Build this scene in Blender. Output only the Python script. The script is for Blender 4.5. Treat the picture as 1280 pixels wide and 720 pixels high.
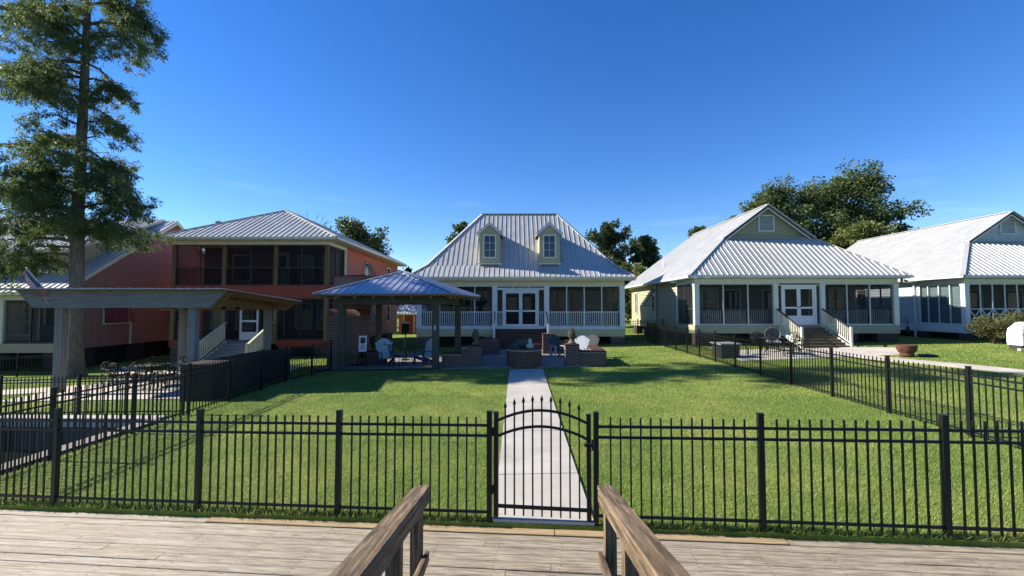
import bpy, math, random
import numpy as np
from mathutils import Vector, Matrix

for o in list(bpy.data.objects):
    bpy.data.objects.remove(o)
scene = bpy.context.scene
COL = scene.collection
R = math.radians
random.seed(7)

# ------------------------------------------------------------------ camera, sky, sun, exposure
CAM_Z = 2.475
cam_data = bpy.data.cameras.new('camera')
cam_data.sensor_width = 36.0
cam_data.lens = 573.0 / 1280.0 * 36.0
cam_data.clip_start = 0.05
cam_data.clip_end = 3000.0
cam = bpy.data.objects.new('camera', cam_data)
COL.objects.link(cam)
cam.location = (0, 0, CAM_Z)
cam.rotation_euler = (R(90) + math.atan(25 / 573.0), 0, 0)
scene.camera = cam

SUN_EL = R(31.0)
SUN_AZ = R(8.0)            # degrees behind the left hand side
to_sun = Vector((-math.cos(SUN_AZ) * math.cos(SUN_EL), math.sin(SUN_AZ) * math.cos(SUN_EL), math.sin(SUN_EL)))
sun_data = bpy.data.lights.new('sun', 'SUN')
sun_data.energy = 5.0
sun_data.angle = R(0.53)
sun_data.color = (1.0, 0.93, 0.82)
sun = bpy.data.objects.new('sun', sun_data)
COL.objects.link(sun)
sun.rotation_euler = (-to_sun).to_track_quat('-Z', 'Y').to_euler()

world = bpy.data.worlds.new('World')
scene.world = world
world.use_nodes = True
wn = world.node_tree.nodes
wl = world.node_tree.links
wn.clear()
w_out = wn.new('ShaderNodeOutputWorld')
w_bg = wn.new('ShaderNodeBackground')
w_sky = wn.new('ShaderNodeTexSky')
w_sky.sky_type = 'NISHITA'
w_sky.sun_disc = False
w_sky.sun_elevation = SUN_EL
w_sky.sun_rotation = R(-90 + 8.0)
w_sky.altitude = 0
w_sky.air_density = 1.0
w_sky.dust_density = 0.0
w_sky.ozone_density = 4.5
w_bg.inputs['Strength'].default_value = 0.083
# thin high wisps of cirrus, strongest low over the horizon
w_tc = wn.new('ShaderNodeTexCoord')
w_map = wn.new('ShaderNodeMapping')
w_map.inputs['Scale'].default_value = (2.2, 2.2, 16.0)
w_map.inputs['Rotation'].default_value = (0.06, 0.03, 0.3)
w_noise = wn.new('ShaderNodeTexNoise')
w_noise.inputs['Scale'].default_value = 2.3
w_noise.inputs['Detail'].default_value = 7.0
w_noise.inputs['Roughness'].default_value = 0.62
w_ramp = wn.new('ShaderNodeValToRGB')
w_ramp.color_ramp.elements[0].position = 0.56
w_ramp.color_ramp.elements[1].position = 0.80
w_sep = wn.new('ShaderNodeSeparateXYZ')
w_band = wn.new('ShaderNodeMapRange')
w_band.inputs['From Min'].default_value = 0.03
w_band.inputs['From Max'].default_value = 0.30
w_band.inputs['To Min'].default_value = 0.17
w_band.inputs['To Max'].default_value = 0.0
w_mul = wn.new('ShaderNodeMath'); w_mul.operation = 'MULTIPLY'
w_mix = wn.new('ShaderNodeMixRGB')
w_mix.inputs['Color2'].default_value = (8.0, 8.6, 9.4, 1)
w_sat = wn.new('ShaderNodeHueSaturation')
w_sat.inputs['Hue'].default_value = 0.512
w_sat.inputs['Saturation'].default_value = 1.26
wl.new(w_tc.outputs['Generated'], w_map.inputs['Vector'])
wl.new(w_map.outputs['Vector'], w_noise.inputs['Vector'])
wl.new(w_noise.outputs['Fac'], w_ramp.inputs['Fac'])
wl.new(w_tc.outputs['Generated'], w_sep.inputs['Vector'])
wl.new(w_sep.outputs['Z'], w_band.inputs['Value'])
wl.new(w_ramp.outputs['Color'], w_mul.inputs[0])
wl.new(w_band.outputs['Result'], w_mul.inputs[1])
wl.new(w_sky.outputs['Color'], w_sat.inputs['Color'])
wl.new(w_mul.outputs['Value'], w_mix.inputs['Fac'])
wl.new(w_sat.outputs['Color'], w_mix.inputs['Color1'])
wl.new(w_mix.outputs['Color'], w_bg.inputs['Color'])
wl.new(w_bg.outputs['Background'], w_out.inputs['Surface'])

scene.view_settings.view_transform = 'Standard'
scene.view_settings.look = 'None'
scene.view_settings.gamma = 1.0
scene.view_settings.exposure = 1.25
scene.view_settings.use_curve_mapping = False

# ------------------------------------------------------------------ helpers
def lin(r, g, b):
    def f(c):
        c /= 255.0
        return c / 12.92 if c <= 0.04045 else ((c + 0.055) / 1.055) ** 2.4
    return (f(r), f(g), f(b), 1.0)

def gz(x, y):
    """height of the ground: falls gently to the left, rises a little to the houses"""
    xc = max(-30.0, min(30.0, x))
    z = 0.02 * xc
    if xc < -8.5:
        z -= 0.02 * (-8.5 - xc)
    z += 0.008 * (max(10.0, min(30.0, y)) - 10.0)
    return max(z, -0.6)

def gz_np(x, y):
    xc = np.clip(x, -30, 30)
    z = 0.02 * xc - 0.02 * np.maximum(0, -8.5 - xc) + 0.008 * (np.clip(y, 10, 30) - 10)
    return np.maximum(z, -0.6)

FS = -0.122                                   # slope of the waterfront line
def front(x):
    return 5.385 + FS * max(-30.0, min(30.0, x))

def link(o, parent=None):
    COL.objects.link(o)
    if parent is not None:
        o.parent = parent
    return o

def tag(o, label=None, cat=None, group=None, kind=None):
    if label: o['label'] = label
    if cat: o['category'] = cat
    if group: o['group'] = group
    if kind: o['kind'] = kind
    return o

def thing(name, label, cat, loc, rz=0.0, group=None):
    o = bpy.data.objects.new(name, None)
    o.empty_display_size = 0.2
    COL.objects.link(o)
    o.location = loc
    o.rotation_euler = (0, 0, rz)
    return tag(o, label, cat, group)

def copy_tree(o, parent=None):
    c = o.copy()
    COL.objects.link(c)
    c.parent = parent
    for ch in list(o.children):
        copy_tree(ch, c)
    return c

class MB:
    """collects simple shapes and builds them as one mesh object"""
    def __init__(self):
        self.v = []; self.f = []; self.m = []
        self.mi = 0
        self.smooth = False
    def add(self, vs, fs):
        b = len(self.v)
        self.v += [tuple(p) for p in vs]
        for q in fs:
            self.f.append(tuple(b + i for i in q)); self.m.append(self.mi)
        return self
    def box(self, x0, x1, y0, y1, z0, z1):
        return self.add([(x0,y0,z0),(x1,y0,z0),(x1,y1,z0),(x0,y1,z0),(x0,y0,z1),(x1,y0,z1),(x1,y1,z1),(x0,y1,z1)],
                        [(0,3,2,1),(4,5,6,7),(0,1,5,4),(1,2,6,5),(2,3,7,6),(3,0,4,7)])
    def hexa(self, p):
        return self.add(p, [(0,3,2,1),(4,5,6,7),(0,1,5,4),(1,2,6,5),(2,3,7,6),(3,0,4,7)])
    def bar(self, p0, p1, w, h, up=(0,0,1), taper=1.0):
        p0 = Vector(p0); p1 = Vector(p1); d = (p1 - p0).normalized()
        up = Vector(up)
        s = d.cross(up)
        if s.length < 1e-5: s = d.cross(Vector((1,0,0)))
        s.normalize(); t = s.cross(d).normalized()
        a, b = s * (w/2), t * (h/2)
        c, e = a * taper, b * taper
        return self.hexa([p0-a-b, p0+a-b, p1+c-e, p1-c-e, p0-a+b, p0+a+b, p1+c+e, p1-c+e])
    def tube(self, pts, radii, n=8, caps=True):
        pts = [Vector(p) for p in pts]
        if not isinstance(radii, (list, tuple)): radii = [radii] * len(pts)
        b = len(self.v)
        prev = None
        for i, p in enumerate(pts):
            if i == 0: d = pts[1] - pts[0]
            elif i == len(pts) - 1: d = pts[-1] - pts[-2]
            else: d = pts[i+1] - pts[i-1]
            d.normalize()
            ref = prev if prev is not None else (Vector((0,0,1)) if abs(d.z) < 0.9 else Vector((1,0,0)))
            s = d.cross(ref)
            if s.length < 1e-5: s = d.cross(Vector((0,1,0)))
            s.normalize(); t = s.cross(d).normalized(); prev = t
            for k in range(n):
                a = 2 * math.pi * k / n
                self.v.append(tuple(p + (s * math.cos(a) + t * math.sin(a)) * radii[i]))
        for i in range(len(pts) - 1):
            for k in range(n):
                k2 = (k + 1) % n
                self.f.append((b+i*n+k, b+i*n+k2, b+(i+1)*n+k2, b+(i+1)*n+k)); self.m.append(self.mi)
        if caps:
            self.f.append(tuple(b + k for k in reversed(range(n)))); self.m.append(self.mi)
            e = b + (len(pts) - 1) * n
            self.f.append(tuple(e + k for k in range(n))); self.m.append(self.mi)
        return self
    def lathe(self, prof, cx=0, cy=0, n=24, cap=True):
        b = len(self.v)
        for r, z in prof:
            for k in range(n):
                a = 2 * math.pi * k / n
                self.v.append((cx + r * math.cos(a), cy + r * math.sin(a), z))
        for i in range(len(prof) - 1):
            for k in range(n):
                k2 = (k + 1) % n
                self.f.append((b+i*n+k, b+i*n+k2, b+(i+1)*n+k2, b+(i+1)*n+k)); self.m.append(self.mi)
        if cap:
            self.f.append(tuple(b + k for k in reversed(range(n)))); self.m.append(self.mi)
            e = b + (len(prof) - 1) * n
            self.f.append(tuple(e + k for k in range(n))); self.m.append(self.mi)
        return self
    def prism(self, poly, vec):
        """closed 3-D polygon swept along vec"""
        vec = Vector(vec); n = len(poly); b = len(self.v)
        for p in poly: self.v.append(tuple(p))
        for p in poly: self.v.append(tuple(Vector(p) + vec))
        self.f.append(tuple(b + i for i in reversed(range(n)))); self.m.append(self.mi)
        self.f.append(tuple(b + n + i for i in range(n))); self.m.append(self.mi)
        for i in range(n):
            j = (i + 1) % n
            self.f.append((b+i, b+j, b+n+j, b+n+i)); self.m.append(self.mi)
        return self
    def mesh(self, name, mats, recalc=True):
        me = bpy.data.meshes.new(name)
        me.from_pydata(self.v, [], self.f)
        if not isinstance(mats, (list, tuple)): mats = [mats]
        for m in mats: me.materials.append(m)
        if len(mats) > 1: me.polygons.foreach_set('material_index', self.m)
        if self.smooth: me.polygons.foreach_set('use_smooth', [True] * len(me.polygons))
        if recalc:
            import bmesh
            bm = bmesh.new(); bm.from_mesh(me)
            bmesh.ops.recalc_face_normals(bm, faces=bm.faces)
            bm.to_mesh(me); bm.free()
        me.update()
        return me
    def build(self, name, mats, parent=None, loc=None, rot=None, recalc=True):
        o = bpy.data.objects.new(name, self.mesh(name, mats, recalc))
        if loc is not None: o.location = loc
        if rot is not None: o.rotation_euler = rot
        return link(o, parent)

def put(name, me, parent, loc, rz=0.0, rot=None):
    """one more object that shares mesh data"""
    o = bpy.data.objects.new(name, me)
    o.location = loc
    o.rotation_euler = rot if rot else (0, 0, rz)
    return link(o, parent)

def np_mesh(name, verts, nside, mat_):
    """mesh out of separate triangles (nside 3) or quads (nside 4)"""
    n = len(verts)
    me = bpy.data.meshes.new(name)
    me.vertices.add(n)
    me.vertices.foreach_set('co', np.ascontiguousarray(verts, dtype=np.float32).ravel())
    me.loops.add(n)
    me.loops.foreach_set('vertex_index', np.arange(n, dtype=np.int32))
    m = n // nside
    me.polygons.add(m)
    me.polygons.foreach_set('loop_start', np.arange(0, n, nside, dtype=np.int32))
    me.materials.append(mat_)
    me.update(calc_edges=True)
    me.validate()
    return me

# ------------------------------------------------------------------ materials
class NT:
    def __init__(self, name):
        self.mat = bpy.data.materials.new(name)
        self.mat.use_nodes = True
        self.n = self.mat.node_tree.nodes
        self.l = self.mat.node_tree.links
        self.n.clear()
        self.out = self.n.new('ShaderNodeOutputMaterial')
    def new(self, t, **kw):
        x = self.n.new(t)
        for k, v in kw.items():
            if k.startswith('i_'):
                x.inputs[k[2:].replace('_', ' ')].default_value = v
            else:
                setattr(x, k, v)
        return x
    def link(self, a, b): self.l.new(a, b)
    def mix(self, fac, c1, c2, mode='MIX'):
        x = self.n.new('ShaderNodeMixRGB'); x.blend_type = mode
        for val, inp in ((fac, 'Fac'), (c1, 'Color1'), (c2, 'Color2')):
            if hasattr(val, 'is_linked') or hasattr(val, 'node'): self.l.new(val, x.inputs[inp])
            else: x.inputs[inp].default_value = val
        return x.outputs['Color']
    def math(self, op, a, b=0.5):
        x = self.n.new('ShaderNodeMath'); x.operation = op
        for i, val in enumerate((a, b)):
            if hasattr(val, 'node'): self.l.new(val, x.inputs[i])
            else: x.inputs[i].default_value = val
        return x.outputs['Value']
    def ramp(self, fac, p0, p1, c0=(0,0,0,1), c1=(1,1,1,1)):
        x = self.n.new('ShaderNodeValToRGB')
        x.color_ramp.elements[0].position = p0; x.color_ramp.elements[1].position = p1
        x.color_ramp.elements[0].color = c0; x.color_ramp.elements[1].color = c1
        self.l.new(fac, x.inputs['Fac'])
        return x.outputs['Color']
    def noise(self, vec, scale, detail=4.0, rough=0.55):
        x = self.n.new('ShaderNodeTexNoise')
        x.inputs['Scale'].default_value = scale; x.inputs['Detail'].default_value = detail
        x.inputs['Roughness'].default_value = rough
        if vec is not None: self.l.new(vec, x.inputs['Vector'])
        return x.outputs['Fac']
    def mapping(self, vec, scale=(1,1,1), rot=(0,0,0), loc=(0,0,0)):
        x = self.n.new('ShaderNodeMapping')
        x.inputs['Scale'].default_value = scale; x.inputs['Rotation'].default_value = rot
        x.inputs['Location'].default_value = loc
        self.l.new(vec, x.inputs['Vector'])
        return x.outputs['Vector']
    def pos(self): return self.n.new('ShaderNodeNewGeometry').outputs['Position']
    def obj(self):
        tc = self.n.new('ShaderNodeTexCoord').outputs['Object']
        oi = self.n.new('ShaderNodeObjectInfo').outputs['Random']
        sc = self.math('MULTIPLY', oi, 37.0)
        x = self.n.new('ShaderNodeVectorMath'); x.operation = 'ADD'
        self.l.new(tc, x.inputs[0]); self.l.new(sc, x.inputs[1])
        return x.outputs['Vector']
    def rnd(self): return self.n.new('ShaderNodeObjectInfo').outputs['Random']
    def island(self): return self.n.new('ShaderNodeNewGeometry').outputs['Random Per Island']
    def bump(self, h, strength=0.3, dist=0.01):
        x = self.n.new('ShaderNodeBump')
        x.inputs['Strength'].default_value = strength; x.inputs['Distance'].default_value = dist
        self.l.new(h, x.inputs['Height'])
        return x.outputs['Normal']
    def bsdf(self, color, rough=0.6, metallic=0.0, normal=None, spec=0.4):
        x = self.n.new('ShaderNodeBsdfPrincipled')
        for val, inp in ((color, 'Base Color'), (rough, 'Roughness'), (metallic, 'Metallic')):
            if hasattr(val, 'node'): self.l.new(val, x.inputs[inp])
            else: x.inputs[inp].default_value = val
        x.inputs['Specular IOR Level'].default_value = spec
        if normal is not None: self.l.new(normal, x.inputs['Normal'])
        return x
    def done(self, sh):
        self.l.new(sh if hasattr(sh, 'node') else sh.outputs[0], self.out.inputs['Surface'])
        return self.mat

def scl(c, k): return (min(1, c[0]*k), min(1, c[1]*k), min(1, c[2]*k), 1)

def m_paint(name, c, rough=0.55, var=0.12, scale=3.0, bump=0.0, per=0.0):
    t = NT(name); p = t.pos()
    n1 = t.noise(p, scale, 6, 0.6)
    dirt = t.noise(t.mapping(p, (1.5, 1.5, 0.25)), scale * 2.2, 5, 0.65)
    col = t.mix(t.ramp(n1, 0.3, 0.75), scl(c, 1 - var), scl(c, 1 + var * 0.6))
    col = t.mix(t.math('MULTIPLY', t.ramp(dirt, 0.5, 0.85), var * 2.0), col, scl(c, 0.62))
    if per:
        col = t.mix(t.math('MULTIPLY', t.rnd(), per), col, scl(c, 0.5))
    nm = t.bump(t.noise(p, 60, 3), bump, 0.004) if bump else None
    return t.done(t.bsdf(col, rough, 0, nm, 0.35))

def m_metal_roof():
    t = NT('galvanised_roof'); p = t.pos()
    n1 = t.noise(p, 1.3, 6, 0.65)
    n2 = t.noise(t.mapping(p, (6, 1.2, 1.2)), 2.0, 4, 0.6)
    col = t.mix(t.ramp(n1, 0.3, 0.7), (0.39, 0.39, 0.37, 1), (0.49, 0.49, 0.465, 1))
    col = t.mix(t.math('MULTIPLY', t.rnd(), 0.22), col, (0.33, 0.33, 0.335, 1))
    col = t.mix(t.math('MULTIPLY', t.ramp(n2, 0.55, 0.8), 0.25), col, (0.29, 0.28, 0.27, 1))
    ro = t.ramp(n1, 0.2, 0.8, (0.36,)*3 + (1,), (0.52,)*3 + (1,))
    return t.done(t.bsdf(col, ro, 0.25, None, 0.5))

def m_metal_roof_blue():
    t = NT('pavilion_metal_roof'); p = t.pos()
    n1 = t.noise(p, 1.8, 6, 0.65)
    col = t.mix(t.ramp(n1, 0.3, 0.7), (0.31, 0.33, 0.39, 1), (0.43, 0.45, 0.51, 1))
    col = t.mix(t.math('MULTIPLY', t.rnd(), 0.25), col, (0.27, 0.29, 0.37, 1))
    return t.done(t.bsdf(col, 0.36, 0.5, None, 0.5))

def m_wood(name, light, dark, tan, grain=1.0, rough=0.8, blot=0.55, per=0.5, traffic=False):
    """weathered boards; local x runs along the board"""
    t = NT(name); o = t.obj(); p = t.pos()
    g = t.noise(t.mapping(o, (2.2 * grain, 24 * grain, 24 * grain)), 1.5, 8, 0.72)
    g2 = t.noise(t.mapping(o, (0.5, 9, 9)), 2.3, 5, 0.7)
    w = t.new('ShaderNodeTexWave', wave_type='RINGS', rings_direction='X')
    w.inputs['Scale'].default_value = 5.0; w.inputs['Distortion'].default_value = 9.0
    w.inputs['Detail'].default_value = 4.0; w.inputs['Detail Scale'].default_value = 0.8
    t.link(t.mapping(o, (0.22, 2.0, 2.0)), w.inputs['Vector'])
    b = t.noise(p, 0.9, 4, 0.6)
    col = t.mix(t.ramp(g, 0.41, 0.60), dark, light)
    col = t.mix(t.math('MULTIPLY', t.ramp(w.outputs['Fac'], 0.20, 0.60), 0.45), col, scl(dark, 0.7))
    col = t.mix(t.math('MULTIPLY', t.ramp(g2, 0.5, 0.7), 0.6), col, tan)
    col = t.mix(t.math('MULTIPLY', t.ramp(b, 0.42, 0.68), blot), col, scl(dark, 0.72))
    col = t.mix(t.math('MULTIPLY', t.rnd(), per), col, scl(tan, 0.7))
    if traffic:
        sx = t.new('ShaderNodeSeparateXYZ'); t.link(p, sx.inputs['Vector'])
        edge_ = t.math('ADD', sx.outputs['X'], t.math('MULTIPLY', t.noise(p, 0.7, 4), 3.0))
        mr = t.new('ShaderNodeMapRange'); t.link(edge_, mr.inputs['Value'])
        mr.inputs['From Min'].default_value = -3.6; mr.inputs['From Max'].default_value = 0.6
        mr.inputs['To Min'].default_value = 0.0; mr.inputs['To Max'].default_value = 0.80
        bl = t.mix(t.ramp(g2, 0.35, 0.62), (0.70, 0.64, 0.52, 1), (0.40, 0.34, 0.26, 1))
        col = t.mix(0.42, col, bl)
        col = t.mix(mr.outputs['Result'], col, t.mix(t.ramp(g, 0.38, 0.6), scl(dark, 0.9), (0.32, 0.270, 0.190, 1)))
    ck = t.noise(t.mapping(o, (0.9, 42, 42), (0,0,0), (3.1, 5.7, 2.2)), 1.4, 3, 0.5)
    col = t.mix(t.math('MULTIPLY', t.ramp(ck, 0.655, 0.70), 0.85), col, scl(dark, 0.35))
    v = t.new('ShaderNodeTexVoronoi', feature='F1')
    v.inputs['Scale'].default_value = 1.7
    t.link(t.mapping(o, (1.0, 3.2, 0.6)), v.inputs['Vector'])
    knot = t.ramp(v.outputs['Distance'], 0.03, 0.12, (1,1,1,1), (0,0,0,1))
    col = t.mix(t.math('MULTIPLY', knot, 0.75), col, scl(tan, 0.35))
    h = t.math('ADD', t.math('MULTIPLY', g, 1.0), t.math('MULTIPLY', g2, 0.6))
    return t.done(t.bsdf(col, rough, 0, t.bump(h, 0.8, 0.008), 0.25))

def m_brick(name, cols, rough=0.9):
    t = NT(name); p = t.pos(); i = t.island()
    x = t.n.new('ShaderNodeValToRGB')
    e = x.color_ramp.elements
    e[0].position = 0; e[0].color = cols[0]
    e[1].position = 1; e[1].color = cols[-1]
    for k, c in enumerate(cols[1:-1]):
        q = e.new((k + 1) / (len(cols) - 1)); q.color = c
    t.link(i, x.inputs['Fac'])
    n = t.noise(p, 38, 4, 0.6)
    col = t.mix(t.ramp(n, 0.3, 0.75), scl(cols[0], 0.7), x.outputs['Color'])
    return t.done(t.bsdf(col, rough, 0, t.bump(n, 0.4, 0.006), 0.2))

def m_screen(name, dens, c=(0.012, 0.013, 0.015, 1)):
    t = NT(name)
    tr = t.new('ShaderNodeBsdfTransparent')
    tr.inputs['Color'].default_value = (0.96, 0.97, 1.0, 1)
    d = t.bsdf(c, 0.55, 0.0, None, 0.25)
    mx = t.new('ShaderNodeMixShader')
    mx.inputs['Fac'].default_value = dens
    t.link(tr.outputs[0], mx.inputs[1]); t.link(d.outputs[0], mx.inputs[2])
    return t.done(mx)

def m_leaf(name, dark, light, trans=0.35, rough=0.55, pat=0.6):
    t = NT(name)
    i = t.island()
    n = t.noise(t.pos(), pat, 3, 0.5)
    f = t.math('ADD', t.math('MULTIPLY', i, 0.55), t.math('MULTIPLY', t.ramp(n, 0.3, 0.7), 0.45))
    col = t.mix(f, dark, light)
    d = t.bsdf(col, rough, 0, None, 0.3)
    tl = t.new('ShaderNodeBsdfTranslucent')
    t.link(t.mix(0.35, col, (light[0]*1.5, light[1]*1.45, light[2]*0.7, 1)), tl.inputs['Color'])
    mx = t.new('ShaderNodeMixShader'); mx.inputs['Fac'].default_value = trans
    t.link(d.outputs[0], mx.inputs[1]); t.link(tl.outputs[0], mx.inputs[2])
    return t.done(mx)

def m_concrete(name, c=(0.42, 0.395, 0.35, 1)):
    t = NT(name); p = t.pos()
    n1 = t.noise(p, 1.1, 6, 0.65); n2 = t.noise(p, 22, 5, 0.65); n3 = t.noise(p, 180, 2)
    col = t.mix(t.ramp(n1, 0.3, 0.72), scl(c, 0.72), scl(c, 1.10))
    col = t.mix(t.math('MULTIPLY', t.ramp(n2, 0.45, 0.75), 0.3), col, scl(c, 0.66))
    col = t.mix(t.math('MULTIPLY', t.rnd(), 0.18), col, scl(c, 0.7))
    return t.done(t.bsdf(col, 0.88, 0, t.bump(n3, 0.25, 0.003), 0.2))

def m_ground():
    t = NT('lawn_turf'); p = t.pos()
    a = t.noise(p, 0.35, 5, 0.6); b = t.noise(p, 2.6, 6, 0.7); c = t.noise(p, 24, 5, 0.75)
    col = t.mix(t.ramp(b, 0.3, 0.72), (0.105, 0.160, 0.030, 1), (0.195, 0.275, 0.050, 1))
    col = t.mix(t.math('MULTIPLY', t.ramp(a, 0.44, 0.64), 0.62), col, (0.300, 0.310, 0.080, 1))
    col = t.mix(t.math('MULTIPLY', t.ramp(c, 0.42, 0.62), 0.55), col, (0.085, 0.120, 0.018, 1))
    h = t.math('ADD', c, t.math('MULTIPLY', t.noise(p, 70, 3), 0.6))
    return t.done(t.bsdf(col, 0.95, 0, t.bump(h, 0.9, 0.03), 0.1))

def m_grass():
    t = NT('grass_blade'); p = t.pos(); i = t.island()
    a = t.noise(p, 0.35, 5, 0.6); b = t.noise(p, 2.6, 6, 0.7)
    col = t.mix(i, (0.095, 0.160, 0.030, 1), (0.335, 0.415, 0.125, 1))
    col = t.mix(t.math('MULTIPLY', t.ramp(b, 0.3, 0.72), 0.45), col, (0.185, 0.290, 0.045, 1))
    col = t.mix(t.math('MULTIPLY', t.ramp(a, 0.44, 0.64), 0.62), col, (0.390, 0.400, 0.125, 1))
    dry = t.math('GREATER_THAN', i, 0.955)
    col = t.mix(t.math('MULTIPLY', dry, 0.75), col, (0.46, 0.42, 0.22, 1))
    d = t.bsdf(col, 0.6, 0, None, 0.2)
    tl = t.new('ShaderNodeBsdfTranslucent'); t.link(col, tl.inputs['Color'])
    mx = t.new('ShaderNodeMixShader'); mx.inputs['Fac'].default_value = 0.4
    t.link(d.outputs[0], mx.inputs[1]); t.link(tl.outputs[0], mx.inputs[2])
    return t.done(mx)

def m_water():
    t = NT('dark_water'); p = t.pos()
    n = t.noise(t.mapping(p, (1, 1.6, 1)), 3.0, 4, 0.55)
    return t.done(t.bsdf((0.020, 0.026, 0.018, 1), 0.06, 0, t.bump(n, 0.25, 0.03), 0.5))

def m_bark(name, c0, c1):
    t = NT(name); p = t.pos()
    n = t.noise(t.mapping(p, (9, 9, 1.1)), 2.6, 6, 0.7)
    n2 = t.noise(p, 1.6, 3)
    col = t.mix(t.ramp(n, 0.34, 0.66), c0, c1)
    col = t.mix(t.math('MULTIPLY', t.ramp(n2, 0.45, 0.7), 0.3), col, scl(c1, 1.2))
    return t.done(t.bsdf(col, 0.95, 0, t.bump(n, 1.0, 0.05), 0.1))

def m_glass():
    t = NT('window_glass')
    n = t.noise(t.pos(), 0.7, 2)
    return t.done(t.bsdf(t.mix(n, (0.010, 0.014, 0.020, 1), (0.026, 0.032, 0.040, 1)), 0.05, 0, t.bump(n, 0.05, 0.02), 0.6))

M = {}
M['roof'] = m_metal_roof()
M['roof_blue'] = m_metal_roof_blue()
M['ground'] = m_ground()
M['grass'] = m_grass()
M['water'] = m_water()
M['glass'] = m_glass()
M['concrete'] = m_concrete('concrete')
M['patio'] = m_concrete('shade_darkened_patio', (0.23, 0.215, 0.195, 1))  # concrete darkened so its colour carries the shade over the patio
M['path'] = m_concrete('pale_path_concrete', (0.50, 0.45, 0.38, 1))
M['deck'] = m_wood('deck_wood', (0.50, 0.455, 0.360, 1), (0.135, 0.110, 0.080, 1), (0.32, 0.235, 0.13, 1), 1.0, 0.82, 0.50, 0.55, True)
M['deck_new'] = m_wood('new_deck_board', (0.44, 0.34, 0.20, 1), (0.28, 0.20, 0.11, 1), (0.36, 0.25, 0.13, 1), 1.0, 0.8, 0.15, 0.1)
M['rail_wood'] = m_wood('rail_wood', (0.28, 0.205, 0.125, 1), (0.062, 0.043, 0.029, 1), (0.23, 0.145, 0.066, 1), 0.55, 0.75, 0.30, 0.15)
M['grey_wood'] = m_wood('grey_timber', (0.27, 0.28, 0.27, 1), (0.16, 0.165, 0.16, 1), (0.21, 0.20, 0.17, 1), 0.5, 0.85, 0.3, 0.2)
M['green_wood'] = m_wood('treated_post', (0.105, 0.112, 0.080, 1), (0.062, 0.068, 0.050, 1), (0.10, 0.088, 0.055, 1), 0.5, 0.85, 0.3, 0.2)
M['brown_wood'] = m_wood('brown_post', (0.22, 0.14, 0.075, 1), (0.12, 0.075, 0.04, 1), (0.18, 0.11, 0.05, 1), 0.6, 0.75, 0.3, 0.2)
M['tan_wood'] = m_wood('tan_beam', (0.30, 0.20, 0.10, 1), (0.18, 0.12, 0.06, 1), (0.26, 0.16, 0.07, 1), 0.6, 0.8, 0.3, 0.2)
M['tread'] = m_wood('brown_tread', (0.13, 0.075, 0.055, 1), (0.075, 0.042, 0.032, 1), (0.11, 0.06, 0.04, 1), 0.8, 0.6, 0.3, 0.3)
M['grey_tread'] = m_wood('grey_tread', (0.40, 0.42, 0.44, 1), (0.26, 0.27, 0.28, 1), (0.34, 0.34, 0.33, 1), 0.8, 0.8, 0.3, 0.3)
M['tan_tread'] = m_wood('olive_tread', (0.21, 0.17, 0.10, 1), (0.12, 0.095, 0.058, 1), (0.18, 0.13, 0.07, 1), 0.8, 0.8, 0.3, 0.4)
def m_black():
    t = NT('black_powder_coat'); n = t.noise(t.pos(), 9, 4)
    return t.done(t.bsdf(t.mix(n, (0.004, 0.004, 0.0045, 1), (0.009, 0.009, 0.010, 1)), 0.42, 0, None, 0.3))
M['black'] = m_black()
M['iron'] = m_paint('black_cast_iron', (0.007, 0.007, 0.008, 1), 0.8)
M['cream'] = m_paint('cream_paint', (0.48, 0.43, 0.255, 1), 0.55)
M['cream_trim'] = m_paint('cream_trim', (0.62, 0.58, 0.44, 1), 0.5)
M['white'] = m_paint('white_paint', (0.64, 0.655, 0.66, 1), 0.5, 0.08)
M['sage'] = m_paint('sage_siding', (0.33, 0.31, 0.19, 1), 0.6)
M['sage_skirt'] = m_paint('sage_skirt', (0.25, 0.265, 0.19, 1), 0.6)
M['sage_trim'] = m_paint('pale_sage_trim', (0.54, 0.575, 0.53, 1), 0.5)
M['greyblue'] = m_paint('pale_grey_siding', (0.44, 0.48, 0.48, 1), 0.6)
M['grey_trim'] = m_paint('pale_grey_trim', (0.55, 0.58, 0.58, 1), 0.5)
M['teal_shut'] = m_paint('teal_siding', (0.27, 0.39, 0.35, 1), 0.6)
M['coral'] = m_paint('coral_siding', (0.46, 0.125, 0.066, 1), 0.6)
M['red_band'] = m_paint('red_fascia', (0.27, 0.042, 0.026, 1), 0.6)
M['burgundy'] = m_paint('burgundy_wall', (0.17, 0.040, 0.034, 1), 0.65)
M['salmon'] = m_paint('salmon_siding', (0.29, 0.150, 0.118, 1), 0.6)
M['beige'] = m_paint('beige_siding', (0.40, 0.31, 0.19, 1), 0.6)
M['dark'] = m_paint('shade_and_soil_black', (0.016, 0.016, 0.015, 1), 0.9)  # near-black paint for the shade under floors; also soil and fire opening
M['charcoal'] = m_paint('charcoal_shutter', (0.035, 0.036, 0.036, 1), 0.5)
M['brown_shut'] = m_paint('dark_brown_shutter', (0.075, 0.050, 0.038, 1), 0.6)
M['redshut'] = m_paint('dark_red_shutter', (0.22, 0.035, 0.030, 1), 0.5)
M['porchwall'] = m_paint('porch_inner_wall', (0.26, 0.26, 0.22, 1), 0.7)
M['porchfloor'] = m_paint('porch_floor', (0.20, 0.19, 0.17, 1), 0.7)
M['ceiling'] = m_paint('porch_ceiling', (0.30, 0.30, 0.27, 1), 0.7)
M['navy'] = m_paint('navy_plastic', (0.020, 0.035, 0.11, 1), 0.45)
M['paleblue'] = m_paint('pale_blue_slat', (0.34, 0.43, 0.49, 1), 0.5)
M['palegrey'] = m_paint('pale_grey_slat', (0.40, 0.42, 0.44, 1), 0.5)
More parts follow.
